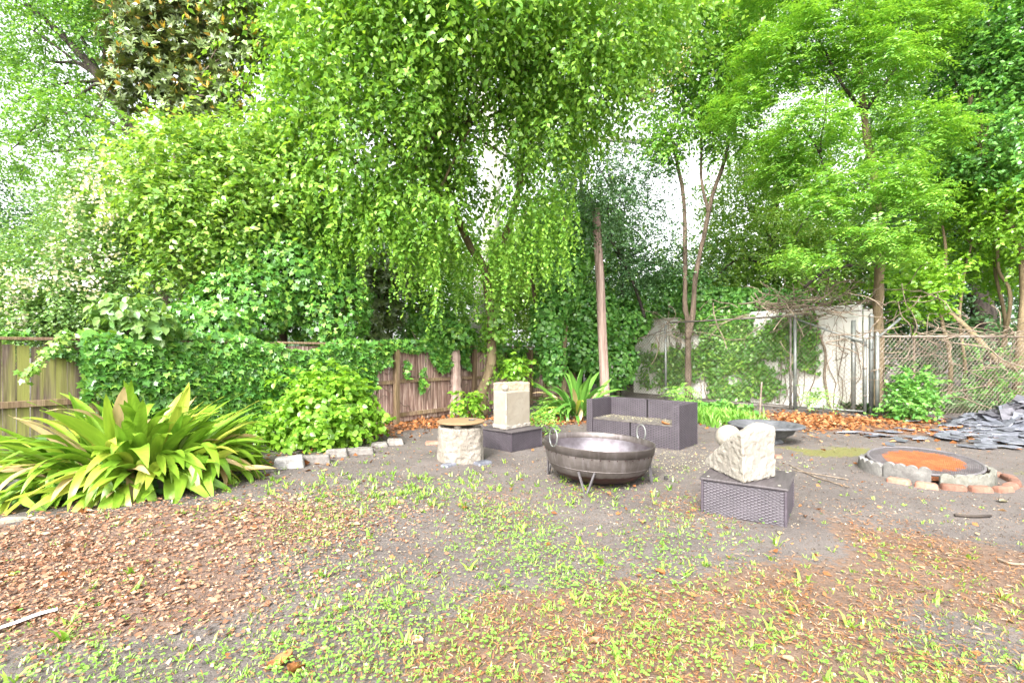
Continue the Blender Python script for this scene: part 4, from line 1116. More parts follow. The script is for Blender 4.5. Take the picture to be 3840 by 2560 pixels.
mg = L_((330, 110, 10, 0.62), (430, 60, 10, 0.75), (385, 180, 10, 0.75), (480, 150, 9.8, 0.62), (300, 200, 10, 0.5), (520, 30, 9.8, .6), (420, -60, 10, .8), (440, 250, 9.8, 0.5), (330, 20, 10, .6), (520, 220, 9.2, 0.4), (560, 110, 9.2, .4), (545, 40, 9.2, .45), (360, 560, 10.4, 0.42), (430, 600, 10.4, 0.45), (500, 650, 10.3, 0.45))
def whorls(lobes, n, size=0.17, per=9):
    lo = A([(*c, r) for c, r in lobes], float); w = lo[:, 3] ** 2; w /= w.sum(); li = rng.choice(len(lo), n, p=w)
    u = rnd(n); o = lo[li, :3] + u * (lo[li, 3] * rng.uniform(0.35, 1.3, n))[:, None]
    ax = norm(u * 0.8 + UP * 0.5 + 0.4 * rnd(n))
    t1 = norm(np.cross(ax, rnd(n))); t2 = np.cross(ax, t1)
    a = np.arange(per) * 2.4
    ld = ax[:, None] * 0.45 + t1[:, None] * np.cos(a)[None, :, None] + t2[:, None] * np.sin(a)[None, :, None] + 0.15 * rng.normal(size=(n, per, 3))
    ln = ax[:, None] * 1.0 - 0.35 * ld + 0.15 * rng.normal(size=ld.shape)
    pos = np.broadcast_to(o[:, None], ld.shape)
    return (pos.reshape(-1, 3), norm(ld.reshape(-1, 3)), norm(ln.reshape(-1, 3)), size * rng.uniform(.75, 1.2, n * per), LANCE, 1.3), (o, ax)
wh, (wo, wa) = whorls(mg, 2700, 0.14)
sel = rng.random(len(wo)) < 0.24
bo = np.repeat(wo[sel], 4, 0); ba = np.repeat(wa[sel], 4, 0)
bz = (bo, norm(ba * 1.0 + UP * .5 + 0.45 * rng.normal(size=bo.shape)), norm(rng.normal(size=bo.shape)), 0.14 * rng.uniform(.7, 1.2, len(bo)), LANCE, 1.2)
base = (*V(400, 0, 11)[:2], 0)
tree('magnolia_tree', 'magnolia with glossy dark leaves and bronze undersides rising above the left fence', 'tree', base,
     [([base, V(395, 720, 11), V(350, 630, 11), V(400, 400, 10.6), V(420, 150, 10.2)], 0.10, 0.03), ([(base[0] + .5, base[1], 0), V(470, 700, 11), V(480, 560, 11), V(470, 200, 10.2)], 0.08, 0.03), ([base, V(410, 720, 11), V(440, 600, 10.9)], 0.06, 0.02)], 'bark', [wh], 'magnolia', limb=limbs(V(410, 300, 10.4), mg, 0.035, 9), extra=[('bronze_leaves', [bz], 'bronze')])

mg2 = L_((880, 700, 12.6, 0.7), (900, 620, 12.8, 0.6), (830, 640, 12.8, .6), (870, 760, 12.4, .55), (780, 700, 12.6, .6))
wh, _ = whorls(mg2, 420, 0.17)
base = (*V(870, 0, 12.8)[:2], 0)
tree('magnolia_tree', 'low magnolia with dark glossy leaf whorls showing just above the fence near the middle', 'tree', base, [([base, V(870, 720, 12.8)], 0.07, 0.03)], 'darkbark', [wh], 'magnolia', limb=limbs(V(870, 760, 12.8), mg2, 0.03, 2))

cm = L_((60, 640, 8.6, 0.75), (190, 660, 8.6, 0.8), (230, 560, 9, 0.7), (260, 440, 9.4, 0.75), (170, 480, 9.4, 0.55), (120, 560, 9, 0.5), (330, 600, 9, .6), (300, 510, 9.2, .6), (20, 720, 8.2, .5), (140, 730, 8.4, .5))
fl_ = []
for x, y in ((200, 385), (215, 420), (180, 440), (150, 480), (230, 455), (170, 520), (130, 560), (230, 520), (260, 490), (30, 690), (65, 660), (120, 600), (45, 735), (190, 600), (250, 590), (90, 640), (150, 640), (210, 655), (280, 420), (20, 640), (330, 380), (250, 370)):
    c = V(x, y, 8.25 - 0.45 * (y > 600)); fl_.append(c + rng.normal(size=(62, 3)) * A([0.09, 0.09, 0.11]))
fp = np.concatenate(fl_)
base = (*V(190, 0, 9.2)[:2], 0)
tree('crepe_myrtle', 'flowering tree with white blossom clusters above the mossy left fence', 'tree', base, [([base, V(200, 700, 9.2), V(230, 520, 9.2)], 0.06, 0.02), ([base, V(150, 700, 9.2), V(90, 620, 9)], 0.05, 0.02)], 'bark', [twigs(cm, 5200, 9, 0.4, 0.4, 0.068, 0.32, tmpl=QUAD)], 'crepe', limb=limbs(V(195, 720, 9.2), cm, 0.02, 8),
     extra=[('blossom', [(fp, rnd(len(fp)), rnd(len(fp)), 0.055 * rng.uniform(.6, 1.3, len(fp)), BLOB, 1.0)], 'flower')])

lm = L_((410, 350, 8.8, 0.6), (540, 330, 9, 0.65), (470, 420, 8.6, 0.7), (610, 400, 9, 0.75), (370, 470, 8.6, 0.55), (560, 490, 8.8, 0.7), (660, 330, 9.2, 0.6), (340, 400, 9, 0.45), (450, 530, 8.6, 0.55), (650, 480, 9, 0.6), (400, 610, 8.6, .35))
base = (*V(540, 0, 9.4)[:2], 0)
tree('mulberry_tree', 'yellow-green broad-leaved tree in front of the magnolia', 'tree', base, [([base, V(545, 650, 9.4), V(530, 450, 9.2)], 0.07, 0.03)], 'bark', [twigs(lm, 3200, 8, 0.5, 0.5, 0.11, 0.32)], 'lime', limb=limbs(V(535, 520, 9.2), lm, 0.03, 12))

# central weeping mulberry
mb_l = L_((900, 120, 8.6, 1.2), (1060, 40, 8.6, 1.2), (1290, 110, 9.2, 1.15), (770, 150, 9, 1.05), (720, -10, 9.6, 1.1), (830, 300, 8.8, 1.0), (980, 290, 9.2, 0.8), (1260, 290, 9.8, 0.8), (740, 420, 9, 0.8), (930, 450, 9.4, 0.75), (1200, 420, 10, 0.55), (1430, 40, 9.6, 1.0), (800, -110, 8.2, 1.2), (1050, -130, 8.2, 1.3), (1300, -90, 8.8, 1.2), (1520, -60, 9.6, 1.1), (680, 240, 9.4, .65), (620, 120, 10.5, .6), (600, 20, 10.8, .7), (1180, 180, 10.2, .8), (1390, 200, 10, .7), (1040, 430, 10.4, .55), (1000, 560, 11.4, .5))
TB = A([-0.68, 11.2, 0])
tk = [([TB, V(1108, 900, 11.2), V(1127, 810, 11.2), V(1118, 640, 11.2), V(1075, 560, 11), V(1040, 470, 10.6)], 0.13, 0.08), ([V(1118, 640, 11.4), V(1180, 480, 11), V(1200, 300, 10.5), V(1150, 120, 10)], 0.09, 0.04), ([V(1040, 470, 10.6), V(1000, 330, 10), V(980, 150, 9.4)], 0.08, 0.03), ([V(1050, 490, 10.6), V(900, 330, 9.6), V(780, 260, 9.2)], 0.06, 0.02), ([V(1200, 300, 10.5), V(1350, 150, 10), V(1400, 180, 9.8), V(1460, 230, 9.7), V(1500, 208, 9.7)], 0.055, 0.03), ([V(1040, 470, 10.4), V(1010, 440, 9.6), V(1080, 300, 9.4)], 0.04, .02)]
strand_pts = [V(x, y, d) for x, y, d in ((770, 500, 8.8), (800, 470, 8.9), (850, 480, 8.8), (945, 520, 9.0), (985, 540, 9.0), (1000, 480, 9.2), (890, 430, 8.8), (1190, 500, 9.8), (1260, 500, 9.8), (1290, 470, 9.8), (1090, 560, 10), (720, 350, 8.9), (660, 320, 9), (1150, 560, 10), (1230, 560, 10), (820, 380, 8.6))]
tree('weeping_mulberry', 'large bright green tree with long drooping leafy shoots in the middle', 'tree', TB, tk, 'tanbark',
     [twigs(mb_l, 9000, 9, 0.55, 0.9, 0.115, 0.34), strands(strand_pts, 20, 1.35, 0.105)], 'mulberry', limb=limbs(V(1060, 300, 10), mb_l, 0.035, 15))

# ivy on its trunk, stub trunk, slender trunks
def trunk_ivy(path, r, n, size, seed=1):
    i = rng.integers(0, len(path), n); a = rng.uniform(0, 6.28, n)
    out = np.stack([np.cos(a), np.sin(a), 0 * a], -1)
    return cover(path[i] + out * (r * rng.uniform(0.8, 1.5, n))[:, None] + rng.normal(size=(n, 3)) * 0.05, out, size)
c_ = thing('ivy', 'young ivy climbing the mulberry trunk', 'ivy', tuple(TB + A([0.1, -.1, 0])))
path = curve_pts(A([V(1140, 780, 11.2), V(1145, 730, 11.2), V(1165, 640, 11.3), V(1160, 560, 11)]), 30)
leaf_obj('foliage', [trunk_ivy(path, 0.26, 1300, 0.10), trunk_ivy(curve_pts(A([V(1112, 930, 11.15), V(1127, 800, 11.15)]), 20), 0.14, 110, 0.08)], M['mulberry'], c_)

base = A([*V(1045, 0, 11.25)[:2], 0])
st = tree('tree_stub', 'bare grey trunk stub topped with ivy in front of the fence', 'tree', base, [([base, V(1047, 880, 11.25), V(1043, 800, 11.25)], 0.14, 0.12)], 'pole', [lobe_cover([(V(1040, 770, 11.2), (0.5, 0.4, 0.3)), (V(990, 790, 11.1), (0.35, .3, .2)), (V(1000, 740, 11.3), (0.45, .4, .35))], 1700, 0.11)], 'ivy')

base = A([*V(1290, 0, 12.6)[:2], 0])
vc = [(V(1290, 620, 12.3), (0.55, 0.45, 0.9)), (V(1260, 740, 12.4), (0.42, 0.4, 0.8)), (V(1270, 830, 12.4), (0.3, 0.35, 0.55)), (V(1240, 560, 12.3), (.45, .4, .7)), (V(1335, 560, 12.6), (.35, .4, .7))]
tree('ivy_clad_tree', 'slender tan-trunked tree curtained with light green ivy left of the leaning pole', 'tree', base, [([base, V(1292, 860, 12.6), V(1297, 720, 12.6), V(1300, 500, 12.6)], 0.11, 0.06), ([base + A([-.4, .2, 0]), V(1245, 800, 12.9), V(1222, 640, 12.9), V(1205, 480, 12.9)], 0.07, 0.05)], 'tanbark', [lobe_cover(vc, 6500, 0.115, tmpl=IVY6)], 'thicket')

base = A([*V(1391, 0, 12.2)[:2], 0])
o = MB().tube(rough_path([base, V(1388, 865, 12.2), V(1378, 650, 12.2), V(1368, 480, 12.2)], 16, 0.012, 4), np.linspace(0.125, 0.105, 17), 12).build('old_pole', M['pole'], None, False, True)
tag(o, 'leaning reddish-grey wooden pole standing behind the sofa', 'pole')

pv = L_((1440, 480, 16, 1.5), (1380, 420, 15.5, 1.2), (1500, 560, 16, 1.2), (1400, 600, 15.5, 1.2), (1340, 330, 15, 1.1), (1450, 620, 16, 1.1), (1560, 640, 16.5, 1.0), (1340, 520, 15, 1.0), (1460, 380, 16, .9), (1350, 430, 11.9, .55), (1400, 470, 11.8, .5), (1330, 500, 12, .5))
base = A([*V(1420, 0, 16.4)[:2], 0])
tree('privet_tree', 'dark blue-green small-leaved tree against the white sky right of the pole', 'tree', base, [([base, V(1430, 650, 16.4), V(1400, 400, 16)], 0.1, 0.04), ([V(1480, 730, 15.6), V(1450, 640, 15.5), V(1390, 530, 15.3)], 0.05, 0.04)], 'darkbark', [twigs(pv, 4200, 9, 0.45, 0.4, 0.09, 0.34, tmpl=QUAD)], 'evergreen', limb=limbs(V(1430, 600, 16.2), pv, 0.04, 21))

# ivy bank behind / over the wall and back fence
ib = [(V(1420, 740, 15.9), (1.0, .5, .8)), (V(1500, 680, 16.8), (1.2, .6, .6)), (V(1640, 690, 16.4), (1.5, .5, .45)), (V(1760, 690, 14.9), (1.2, .5, .35)), (V(1360, 720, 15.2), (.8, .5, .9)), (V(1400, 830, 15.8), (.9, .4, .8)), (V(1340, 800, 15), (.6, .4, .7)), (V(1560, 650, 17), (1.0, .6, .5))]
tree('ivy_bank', 'bank of ivy heaped over the back fence and wall top behind the pole', 'ivy', (*V(1420, 0, 16)[:2], 0), [([(*V(1420, 0, 16)[:2], 0), V(1420, 760, 16)], 0.05, 0.03)], 'bark', [lobe_cover(ib, 14000, 0.13, tmpl=IVY6)], 'thicket')

# ivy patches on the white wall (s along the wall, z)
ps, ns_ = [], []
for s0, s1, z0_, z1_, n in ((1.9, 4.3, 0.0, 2.6, 8500), (1.0, 2.2, 1.0, 2.4, 2200), (1.1, 1.9, 0.55, 1.0, 350), (4.4, 5.6, 0.2, 1.6, 1300), (5.2, 6.9, 0.3, 1.5, 1000), (2.8, 5.2, 2.2, 2.75, 1200), (1.7, 2.6, 0.0, 0.6, 350)):
    s_, z = rng.uniform(s0, s1, n), rng.uniform(z0_, z1_, n)
    k = wob(np.stack([s_, z, 0 * z], -1), 0.9, 31) * 1.3 + 0.5 * wob(np.stack([s_, z, 0 * z], -1), 3.0, 32) + 0.5 * (1 - (2 * (s_ - s0) / (s1 - s0) - 1) ** 6) + 0.3 * (1 - (2 * (z - z0_) / (z1_ - z0_) - 1) ** 6) > 0.45
    s_, z = s_[k], z[k]; s_ = s_ + rng.normal(size=len(s_)) * .10; z = np.abs(z + rng.normal(size=len(z)) * .10); o_ = rng.uniform(0.02, 0.16, len(s_))
    ps.append(np.stack([W0[0] + WD[0] * s_ + WN[0] * o_, W0[1] + WD[1] * s_ + WN[1] * o_, z], -1))
pp = np.concatenate(ps)
wi = thing('ivy', 'ivy patches climbing the white wall behind the chain-link gate', 'ivy', tuple(wpt(2.5, .1)))
leaf_obj('foliage', [cover(pp, np.broadcast_to(A([WN[0], WN[1], .2]), pp.shape), 0.125)], M['ivy'], wi)
mb = MB()
for k in range(46):
    s_ = rng.uniform(0.1, 6.5); pts = []
    for q in range(6):
        s_ += rng.normal() * 0.09; pts.append(wpt(s_, 0.03 + 0.015 * rng.random(), 0.0 + q * rng.uniform(0.3, 0.5)))
    mb.tube(curve_pts(A(pts), 18), rng.uniform(0.005, 0.013), 4)
for s_ in (0.75,):
    mb.tube(rough_path([wpt(0.62, .04, 0), wpt(0.78, .05, 0.9), wpt(0.72, .05, 1.6), wpt(0.95, .05, 2.2), wpt(1.05, .05, 2.7)], 24, 0.05, 3), 0.03, 6)
mb.build('dry_stems', M['vine'], wi, True)

# tangle of dead vines over wall top and gate corner
def tangle(name, label, c, sx, sy, sz, n, r, seglen=0.5, seed=0):
    mb = MB(); r_ = np.random.default_rng(seed)
    for _ in range(n):
        p = A(c, float) + r_.normal(size=3) * A([sx, sy, sz]); d = norm(r_.normal(size=3) * A([sx, sy, sz * 0.9])); pts = [p]
        for q in range(5):
            d = norm(d + 0.55 * r_.normal(size=3) * A([1, 1, .6])); pts.append(pts[-1] + d * seglen * r_.uniform(.3, .6))
        mb.tube(curve_pts(A(pts), 14), r_.uniform(.4, 1.2) * r, 4)
    return tag(mb.build(name, M['vine']), label, 'vines')
tangle('dead_vines', 'thick tangle of dead brown vines over the gate corner and wall top', (*GC, 2.62), 0.8, 0.5, 0.10, 90, 0.013, 0.55, 3)
tangle('dead_vines', 'dry bare vine stems arching above the right end of the white wall', (8.5, 12.2, 2.65), 0.8, 0.4, 0.22, 45, 0.011, 0.6, 4)
tangle('dead_vines', 'dry vines lying along the top of the low chain-link fence', (10.8, 11.25, 1.85), 2.0, 0.10, 0.05, 60, 0.012, 0.6, 5)
tangle('dead_vines', 'loose dry vines hanging down the low chain-link fence mesh', (10.6, 11.2, 1.2), 1.6, 0.10, 0.4, 40, 0.010, 0.6, 6)
tangle('dead_vines', 'bleached vine tangle on the left gate post', (*GB, 2.35), 0.35, 0.3, 0.2, 26, 0.012, 0.5, 7)

# twin-stem tree behind the gate
b0 = A([*V(1583, 0, 15.2)[:2], 0])
tw = L_((1560, 240, 15, 1.1), (1660, 180, 15, 1.1), (1500, 120, 14.5, 1.0), (1600, 60, 14.5, 1.2), (1720, 80, 15, 1.1), (1540, -50, 14.5, 1.2), (1700, -60, 15, 1.2), (1680, 300, 15, .8), (1530, 330, 15, .5))
sd = np.concatenate([V(x, y, 14.2) + rng.normal(size=(160, 3)) * A([.28, .28, .25]) for x, y in ((1520, 60), (1540, 110), (1690, 20), (1700, 60), (1500, 190), (1560, 150))])
tree('twin_stem_tree', 'tree with two slim bare stems forking behind the chain-link gate', 'tree', b0, [([b0, V(1580, 860, 15.2), V(1580, 740, 15.2), V(1573, 690, 15.2), V(1572, 480, 15.2), V(1545, 320, 15)], 0.11, 0.05), ([V(1580, 780, 15.2), V(1592, 720, 15.2), V(1600, 620, 15.2), V(1632, 470, 15.2), V(1668, 350, 15.1), V(1690, 220, 15)], 0.09, 0.045), ([V(1628, 490, 15.2), V(1612, 400, 15.2), V(1612, 250, 15.1)], 0.055, 0.03)], 'bark',
     [twigs(tw, 4600, 9, 0.5, 0.6, 0.125, 0.34)], 'pinnate', limb=limbs(V(1640, 300, 15), tw, 0.04, 25), extra=[('seed_clusters', [(sd, rnd(len(sd)), rnd(len(sd)), 0.07 * rng.uniform(.6, 1.3, len(sd)), BLOB, 1.0)], 'seed')])

bl = L_((1760, 560, 19, 1.6), (1850, 480, 19, 1.6), (1700, 460, 20, 1.4), (1780, 640, 18, 1.3), (1900, 600, 18.5, 1.4), (1680, 600, 19, 1.2), (1780, 380, 20, 1.6), (1650, 680, 18.5, 1.0), (1860, 690, 18, 1.1))
b0 = A([*V(1780, 0, 19.5)[:2], 0])
tree('background_tree', 'sunny yellow-green tree beyond the white wall', 'tree', b0, [([b0, V(1780, 600, 19.5), V(1790, 400, 19.5)], 0.15, 0.05), ([V(1640, 640, 18), V(1700, 595, 18), V(1790, 620, 18)], .05, .03)], 'darkbark', [twigs(bl, 5000, 9, 0.55, 0.5, 0.14, 0.34, tmpl=QUAD)], 'lime', limb=limbs(V(1780, 560, 19.5), bl, 0.05, 28))

# pinnate tree at the fence corner
b0 = A([*V(2012, 0, 12.1)[:2], 0])
pn = L_((1850, 300, 11.5, 1.1), (2010, 140, 11.5, 1.2), (2000, 420, 11, 0.9), (1800, 130, 12, 1.2), (2110, 300, 11.5, 1.0), (1900, 60, 11.5, 1.1), (2100, 60, 12, 1.2), (1900, 450, 11, 0.7), (2090, 470, 10.8, 0.7), (1980, 560, 10.6, 0.6), (1800, 400, 12, .7), (1950, -80, 11.5, 1.2), (1780, -60, 12, 1.2), (2060, 560, 10.6, .5), (1850, 590, 11, .5), (2140, -60, 12, 1.2), (1700, 250, 12.5, .8))
tree('pinnate_tree', 'tan-trunked tree with feathery compound leaves at the right fence corner', 'tree', b0,
     [([b0, V(2018, 860, 12.1), V(2016, 700, 12.1), V(2022, 540, 12.1)], 0.125, 0.11), ([V(2020, 560, 12.1), V(2005, 400, 12), V(1985, 260, 12), V(1975, 150, 12)], 0.11, 0.06)], 'tanbark',
     [fronds(pn, 7600, 13, 0.46, 0.11)], 'pinnate')
lb = MB()
for pts, r0, r1 in (([V(2012, 605, 12.1), V(1960, 608, 12), V(1900, 620, 11.9), V(1850, 660, 11.8)], .06, .035), ([V(2000, 420, 12), V(1945, 470, 11.6), V(1900, 400, 11.4), V(1875, 330, 11.3), V(1835, 275, 11.2)], .045, .015), ([V(1885, 350, 11.3), V(1895, 280, 11.2), V(1900, 200, 11.2)], .025, .01), ([V(1985, 260, 12), V(1930, 190, 11.6), V(1880, 90, 11.4)], .05, .02), ([V(1940, 470, 11.6), V(1860, 500, 11.4), V(1830, 540, 11.4)], .022, .008), ([V(1985, 260, 12), V(2060, 150, 11.8), V(2120, 50, 11.8)], .05, .02), ([V(2005, 420, 12), V(2080, 400, 11.6)], .03, .012)):
    lb.tube(rough_path(pts, 14, 0.03, 5), np.linspace(r0, r1, 15), 6)
t_ = [o for o in bpy.data.objects if o.name == 'pinnate_tree'][0]
lb.build('branches', M['darkbark'], t_, True, True)

# thicket on the right
th = [L_((2250, 330, 12.5, 1.0), (2320, 200, 12.5, 1.1), (2230, 180, 13, 1.0), (2360, 380, 12, 0.9), (2280, 60, 12.5, 1.2), (2400, 100, 12, 1.2), (2280, -80, 12.5, 1.2), (2200, 30, 13, 1.0)),
      L_((2330, 480, 12, 0.6), (2260, 470, 13, .7), (2200, 400, 13.5, .8), (2380, 560, 12.5, .7), (2180, 540, 14, .7), (2300, 620, 14, .6))]
b0 = A([*V(2330, 0, 12.6)[:2], 0])
tree('glossy_tree', 'pale glossy-leaved tree with a curving tan stem at the right edge', 'tree', b0, [([b0, V(2352, 640, 12.4), V(2330, 540, 12.4), V(2290, 440, 12.4), V(2250, 350, 12.4), V(2225, 270, 12.4), V(2240, 160, 12.5)], .09, .045)], 'tanbark', [twigs(th[0], 4200, 9, 0.45, 0.4, 0.125, 0.34)], 'thicket', limb=limbs(V(2250, 350, 12.4), th[0], .03, 31))
b0 = A([*V(2180, 0, 13.4)[:2], 0])
tree('understory_tree', 'several thin tan stems with bright leaves behind the low chain-link fence', 'tree', b0,
     [([b0, V(2182, 850, 13.4), V(2160, 700, 13.4), V(2172, 600, 13.4), V(2165, 520, 13.4)], .06, .03), ([b0 + A([.5, 0, 0]), V(2215, 860, 13.2), V(2205, 700, 13.2), V(2230, 560, 13.2)], .05, .025), ([b0 + A([1.1, .2, 0]), V(2310, 780, 13.2), V(2290, 640, 13.2), V(2280, 520, 13.2)], .06, .03), ([V(2160, 700, 13), V(2230, 760, 12.6), V(2290, 830, 12), V(2352, 850, 11.8)], .06, .08), ([b0 + A([1.3, .2, 0]), V(2320, 700, 12.8), V(2290, 600, 12.8), V(2310, 430, 12.8)], .05, .03)], 'tanbark', [twigs(th[1], 1900, 9, 0.4, 0.3, 0.12, 0.34)], 'bright', limb=limbs(V(2230, 560, 13.4), th[1], .02, 33))
b0 = A([*V(2250, 0, 17.5)[:2], 0])
dk_ = L_((2250, 420, 18, 2.0), (2150, 480, 18, 1.8), (2380, 460, 17.5, 1.8), (2300, 300, 18, 2.0), (2060, 560, 18, 1.6), (2150, 300, 18, 2.0), (2440, 620, 17, 1.6), (2120, 680, 17.5, 1.2), (2360, 700, 17.5, 1.2), (2240, 620, 19, 1.4), (2200, 780, 17, 1.0), (2330, 800, 17, 1.0), (2100, 800, 17, 1.0), (2420, 800, 16, 1.2))
tree('large_tree', 'massive dark trunk deep in the shade behind the right chain-link fence', 'tree', b0, [([b0, V(2262, 760, 17.5), V(2240, 620, 17.5), V(2200, 480, 17.8)], .42, .28), ([V(2245, 640, 17.5), V(2300, 560, 17.5), V(2400, 520, 17.5)], .2, .12)], 'darkbark', [twigs(dk_, 5500, 9, 0.5, 0.4, 0.16, 0.36, tmpl=QUAD)], 'evergreen')
sh = [(V(2100, 680, 12.4), (.55, .5, .55)), (V(2070, 620, 12.6), (.5, .4, .5)), (V(2150, 620, 12.8), (.5, .4, .4))]
tree('shrub', 'bright glossy shrub behind the fence right of the tan trunk', 'shrub', (*V(2100, 0, 12.4)[:2], 0), [([(*V(2100, 0, 12.4)[:2], 0), V(2100, 700, 12.4)], .03, .02)], 'bark', [twigs(sh, 420, 9, .35, .3, .11, .4, tmpl=OVAL)], 'bright')
for k, (x, y, d, r, lb_) in enumerate(((2075, 925, 10.4, .30, 'small green shrub at the foot of the fence corner post'), (2105, 880, 10.7, .26, 'taller loose green sapling right of the corner post shrub'), (2290, 850, 12.2, .45, 'straggly green growth behind the slate heap'))):
    c = V(x, y, d)
    tree('shrub', lb_, 'shrub', (c[0], c[1], 0), [([(c[0], c[1], 0), (c[0], c[1], c[2])], .012, .006), ([(c[0], c[1], 0), (c[0] + .1, c[1], c[2])], .01, .005)], 'bark', [twigs([((c[0], c[1], max(c[2], .35)), (r, r, r * 1.15)), ((c[0] + .1, c[1] + .1, max(c[2] * .6, .25)), r)], 150, 9, .28, .2, .085, .4, tmpl=OVAL)], 'thicket')

# sycamore with pale trunk far behind
b0 = A([*V(1090, 0, 17)[:2], 0])
sy = L_((1150, -150, 17, 2.2), (1000, -120, 17, 2.2), (1300, -60, 17, 2.0), (1250, 120, 17.5, 1.6), (960, 120, 17.5, 1.6), (1400, 60, 17, 2.0), (860, 20, 17, 2.0), (1030, 200, 18, 1.2), (1240, 260, 18, 1.1))
tree('sycamore_tree', 'tall sycamore with a thick pale trunk glimpsed through the middle foliage', 'tree', b0, [([b0, V(1095, 780, 17), V(1105, 680, 17), V(1128, 520, 17), V(1125, 330, 17), V(1095, 120, 17), V(1080, -60, 17)], .34, .28), ([V(1130, 480, 17), V(1160, 330, 17), V(1220, 180, 17)], .2, .1), ([V(1220, 330, 17), V(1380, 320, 17), V(1460, 325, 17), V(1560, 335, 17)], .10, .07)], 'sycamore', [twigs(sy, 4200, 9, .55, .4, .16, .36, tmpl=QUAD)], 'oak')

# woods filling the background
far = [(-600, 8.0, 560), (-200, 8, 540), (180, 9, 520), (520, 14, 0), (760, 14, 0), (940, 14, 0), (1140, 7, 600), (1330, 13, 100), (1450, 5, 640), (1600, 5, 660), (1800, 13, 60), (2000, 14, 0), (2250, 14, 0), (2550, 14, 0), (2850, 14, 0)]
for k, (vx, h, _) in enumerate(far):
    d = 22 + 3 * ((k * 7) % 4) / 3
    x = V(vx, 0, d)[0]; lo_ = []
    for q in range(9):
        zz = rng.uniform(1.2, h); lo_.append(((x + rng.normal() * 1.5, d + rng.normal() * 1.0, zz), (rng.uniform(1.5, 2.2), 1.4, rng.uniform(1.0, 1.6))))
    side_ = ('far left', 'left of the magnolia', 'behind the blossom', 'behind the magnolia', 'left of centre', 'behind the mulberry', 'behind the sycamore', 'behind the privet', 'low behind the privet', 'behind the twin stems', 'behind the lime green tree', 'behind the feathery tree', 'behind the thicket', 'off the right edge', 'far right')[k]
    tree('woodland_tree', 'woodland tree in the far background ' + side_, 'tree', (x, d, 0), [([(x, d, 0), (x + .2, d, h * .5), (x, d, h * .9)], .2, .06)], 'darkbark', [twigs(lo_, 1700, 8, .7, .4, .23, .4, tmpl=QUAD)], ('evergreen', 'oak', 'crepe', 'pinnate')[k % 4] if h > 6 else 'lime', group='woodland trees behind the yard')

for k, (x, y, d, r, lb_) in enumerate(((860, 690, 14.5, .9, 'leafy understory shrub behind the fence under the drooping shoots'), (985, 660, 15, 1.0, 'leafy understory shrub behind the fence left of the pale trunk'), (1175, 650, 15.5, .9, 'leafy understory shrub behind the fence right of the pale trunk'), (1290, 560, 16, 1.1, 'leafy understory tree behind the ivy curtain'), (770, 640, 14.5, 1.0, 'leafy understory shrub behind the ivy-clad tree'))):
    c = V(x, y, d); lo_ = [(tuple(c), (r, .6, r * .9)), ((c[0] + .5, c[1], c[2] - .7), (r, .6, r * .8)), ((c[0] - .5, c[1], c[2] + .6), (r * .8, .6, r * .7)), ((c[0] + .2, c[1], c[2] + 1.2), (r * .8, .6, r * .7))]
    tree('understory_shrub', lb_, 'shrub', (c[0], c[1], 0), [([(c[0], c[1], 0), (c[0], c[1], c[2])], .04, .02)], 'bark', [twigs(lo_, 1000, 9, .45, .4, .125, .36, tmpl=QUAD)], ('thicket', 'pinnate', 'lime', 'oak', 'thicket')[k])

# bushes in the yard
bc = A([-3.12, 7.75, 0])
bl = [((bc[0], bc[1], .55), (.56, .46, .48)), ((bc[0] + .1, bc[1] + .1, .85), (.42, .38, .32)), ((bc[0] - .36, bc[1] - .1, .38), (.36, .36, .36)), ((bc[0] + .45, bc[1], .45), (.36, .4, .45)), ((bc[0] - .1, bc[1] - .25, .3), (.6, .35, .3))]
tree('bush', 'lush lime green bush with heart-shaped leaves in front of the ivy fence', 'bush', bc, [([bc, bc + A([.1, .1, .7])], .025, .01), ([bc, bc + A([-.4, 0, .6])], .02, .008), ([bc, bc + A([.4, .1, .6])], .02, .008)], 'bark', [twigs(bl, 1000, 8, .26, .7, .10, .32, shell=.6, tmpl=OVAL, width=1.15, upn=.6)], 'bright')
c = V(1320, 0, 11.3)
for k, (x, y, d, s_, lb_) in enumerate(((1070, 925, 10.6, .24, 'leafy seedling clump between the trunk stub and mulberry trunk'), (1185, 835, 11.0, .20, 'hanging spray of lime leaves right of the mulberry trunk'), (1240, 945, 8.6, .22, 'greyish compound-leaved sprig right of the upright block'), (1890, 915, 11.6, .28, 'small fern-like seedling at the foot of the sloping panel'), (1570, 905, 11.3, .3, 'fern-like green weed just behind the sofa back'))):
    p = V(x, y, d); sp = [((p[0], p[1], max(p[2], .2)), (s_, s_ * .8, s_ * .8))]
    cr = fronds(sp, 42, 13, .34, .085) if k in (2, 3, 4) else twigs(sp, 46, 8, .25, .7, .11, .4, tmpl=OVAL)
    tree('seedling', lb_, 'plant', (p[0], p[1], 0), [([(p[0], p[1], 0), (p[0], p[1], max(p[2], .2))], .009, .005)], 'bark', [cr], 'bright' if k < 2 else 'clover')

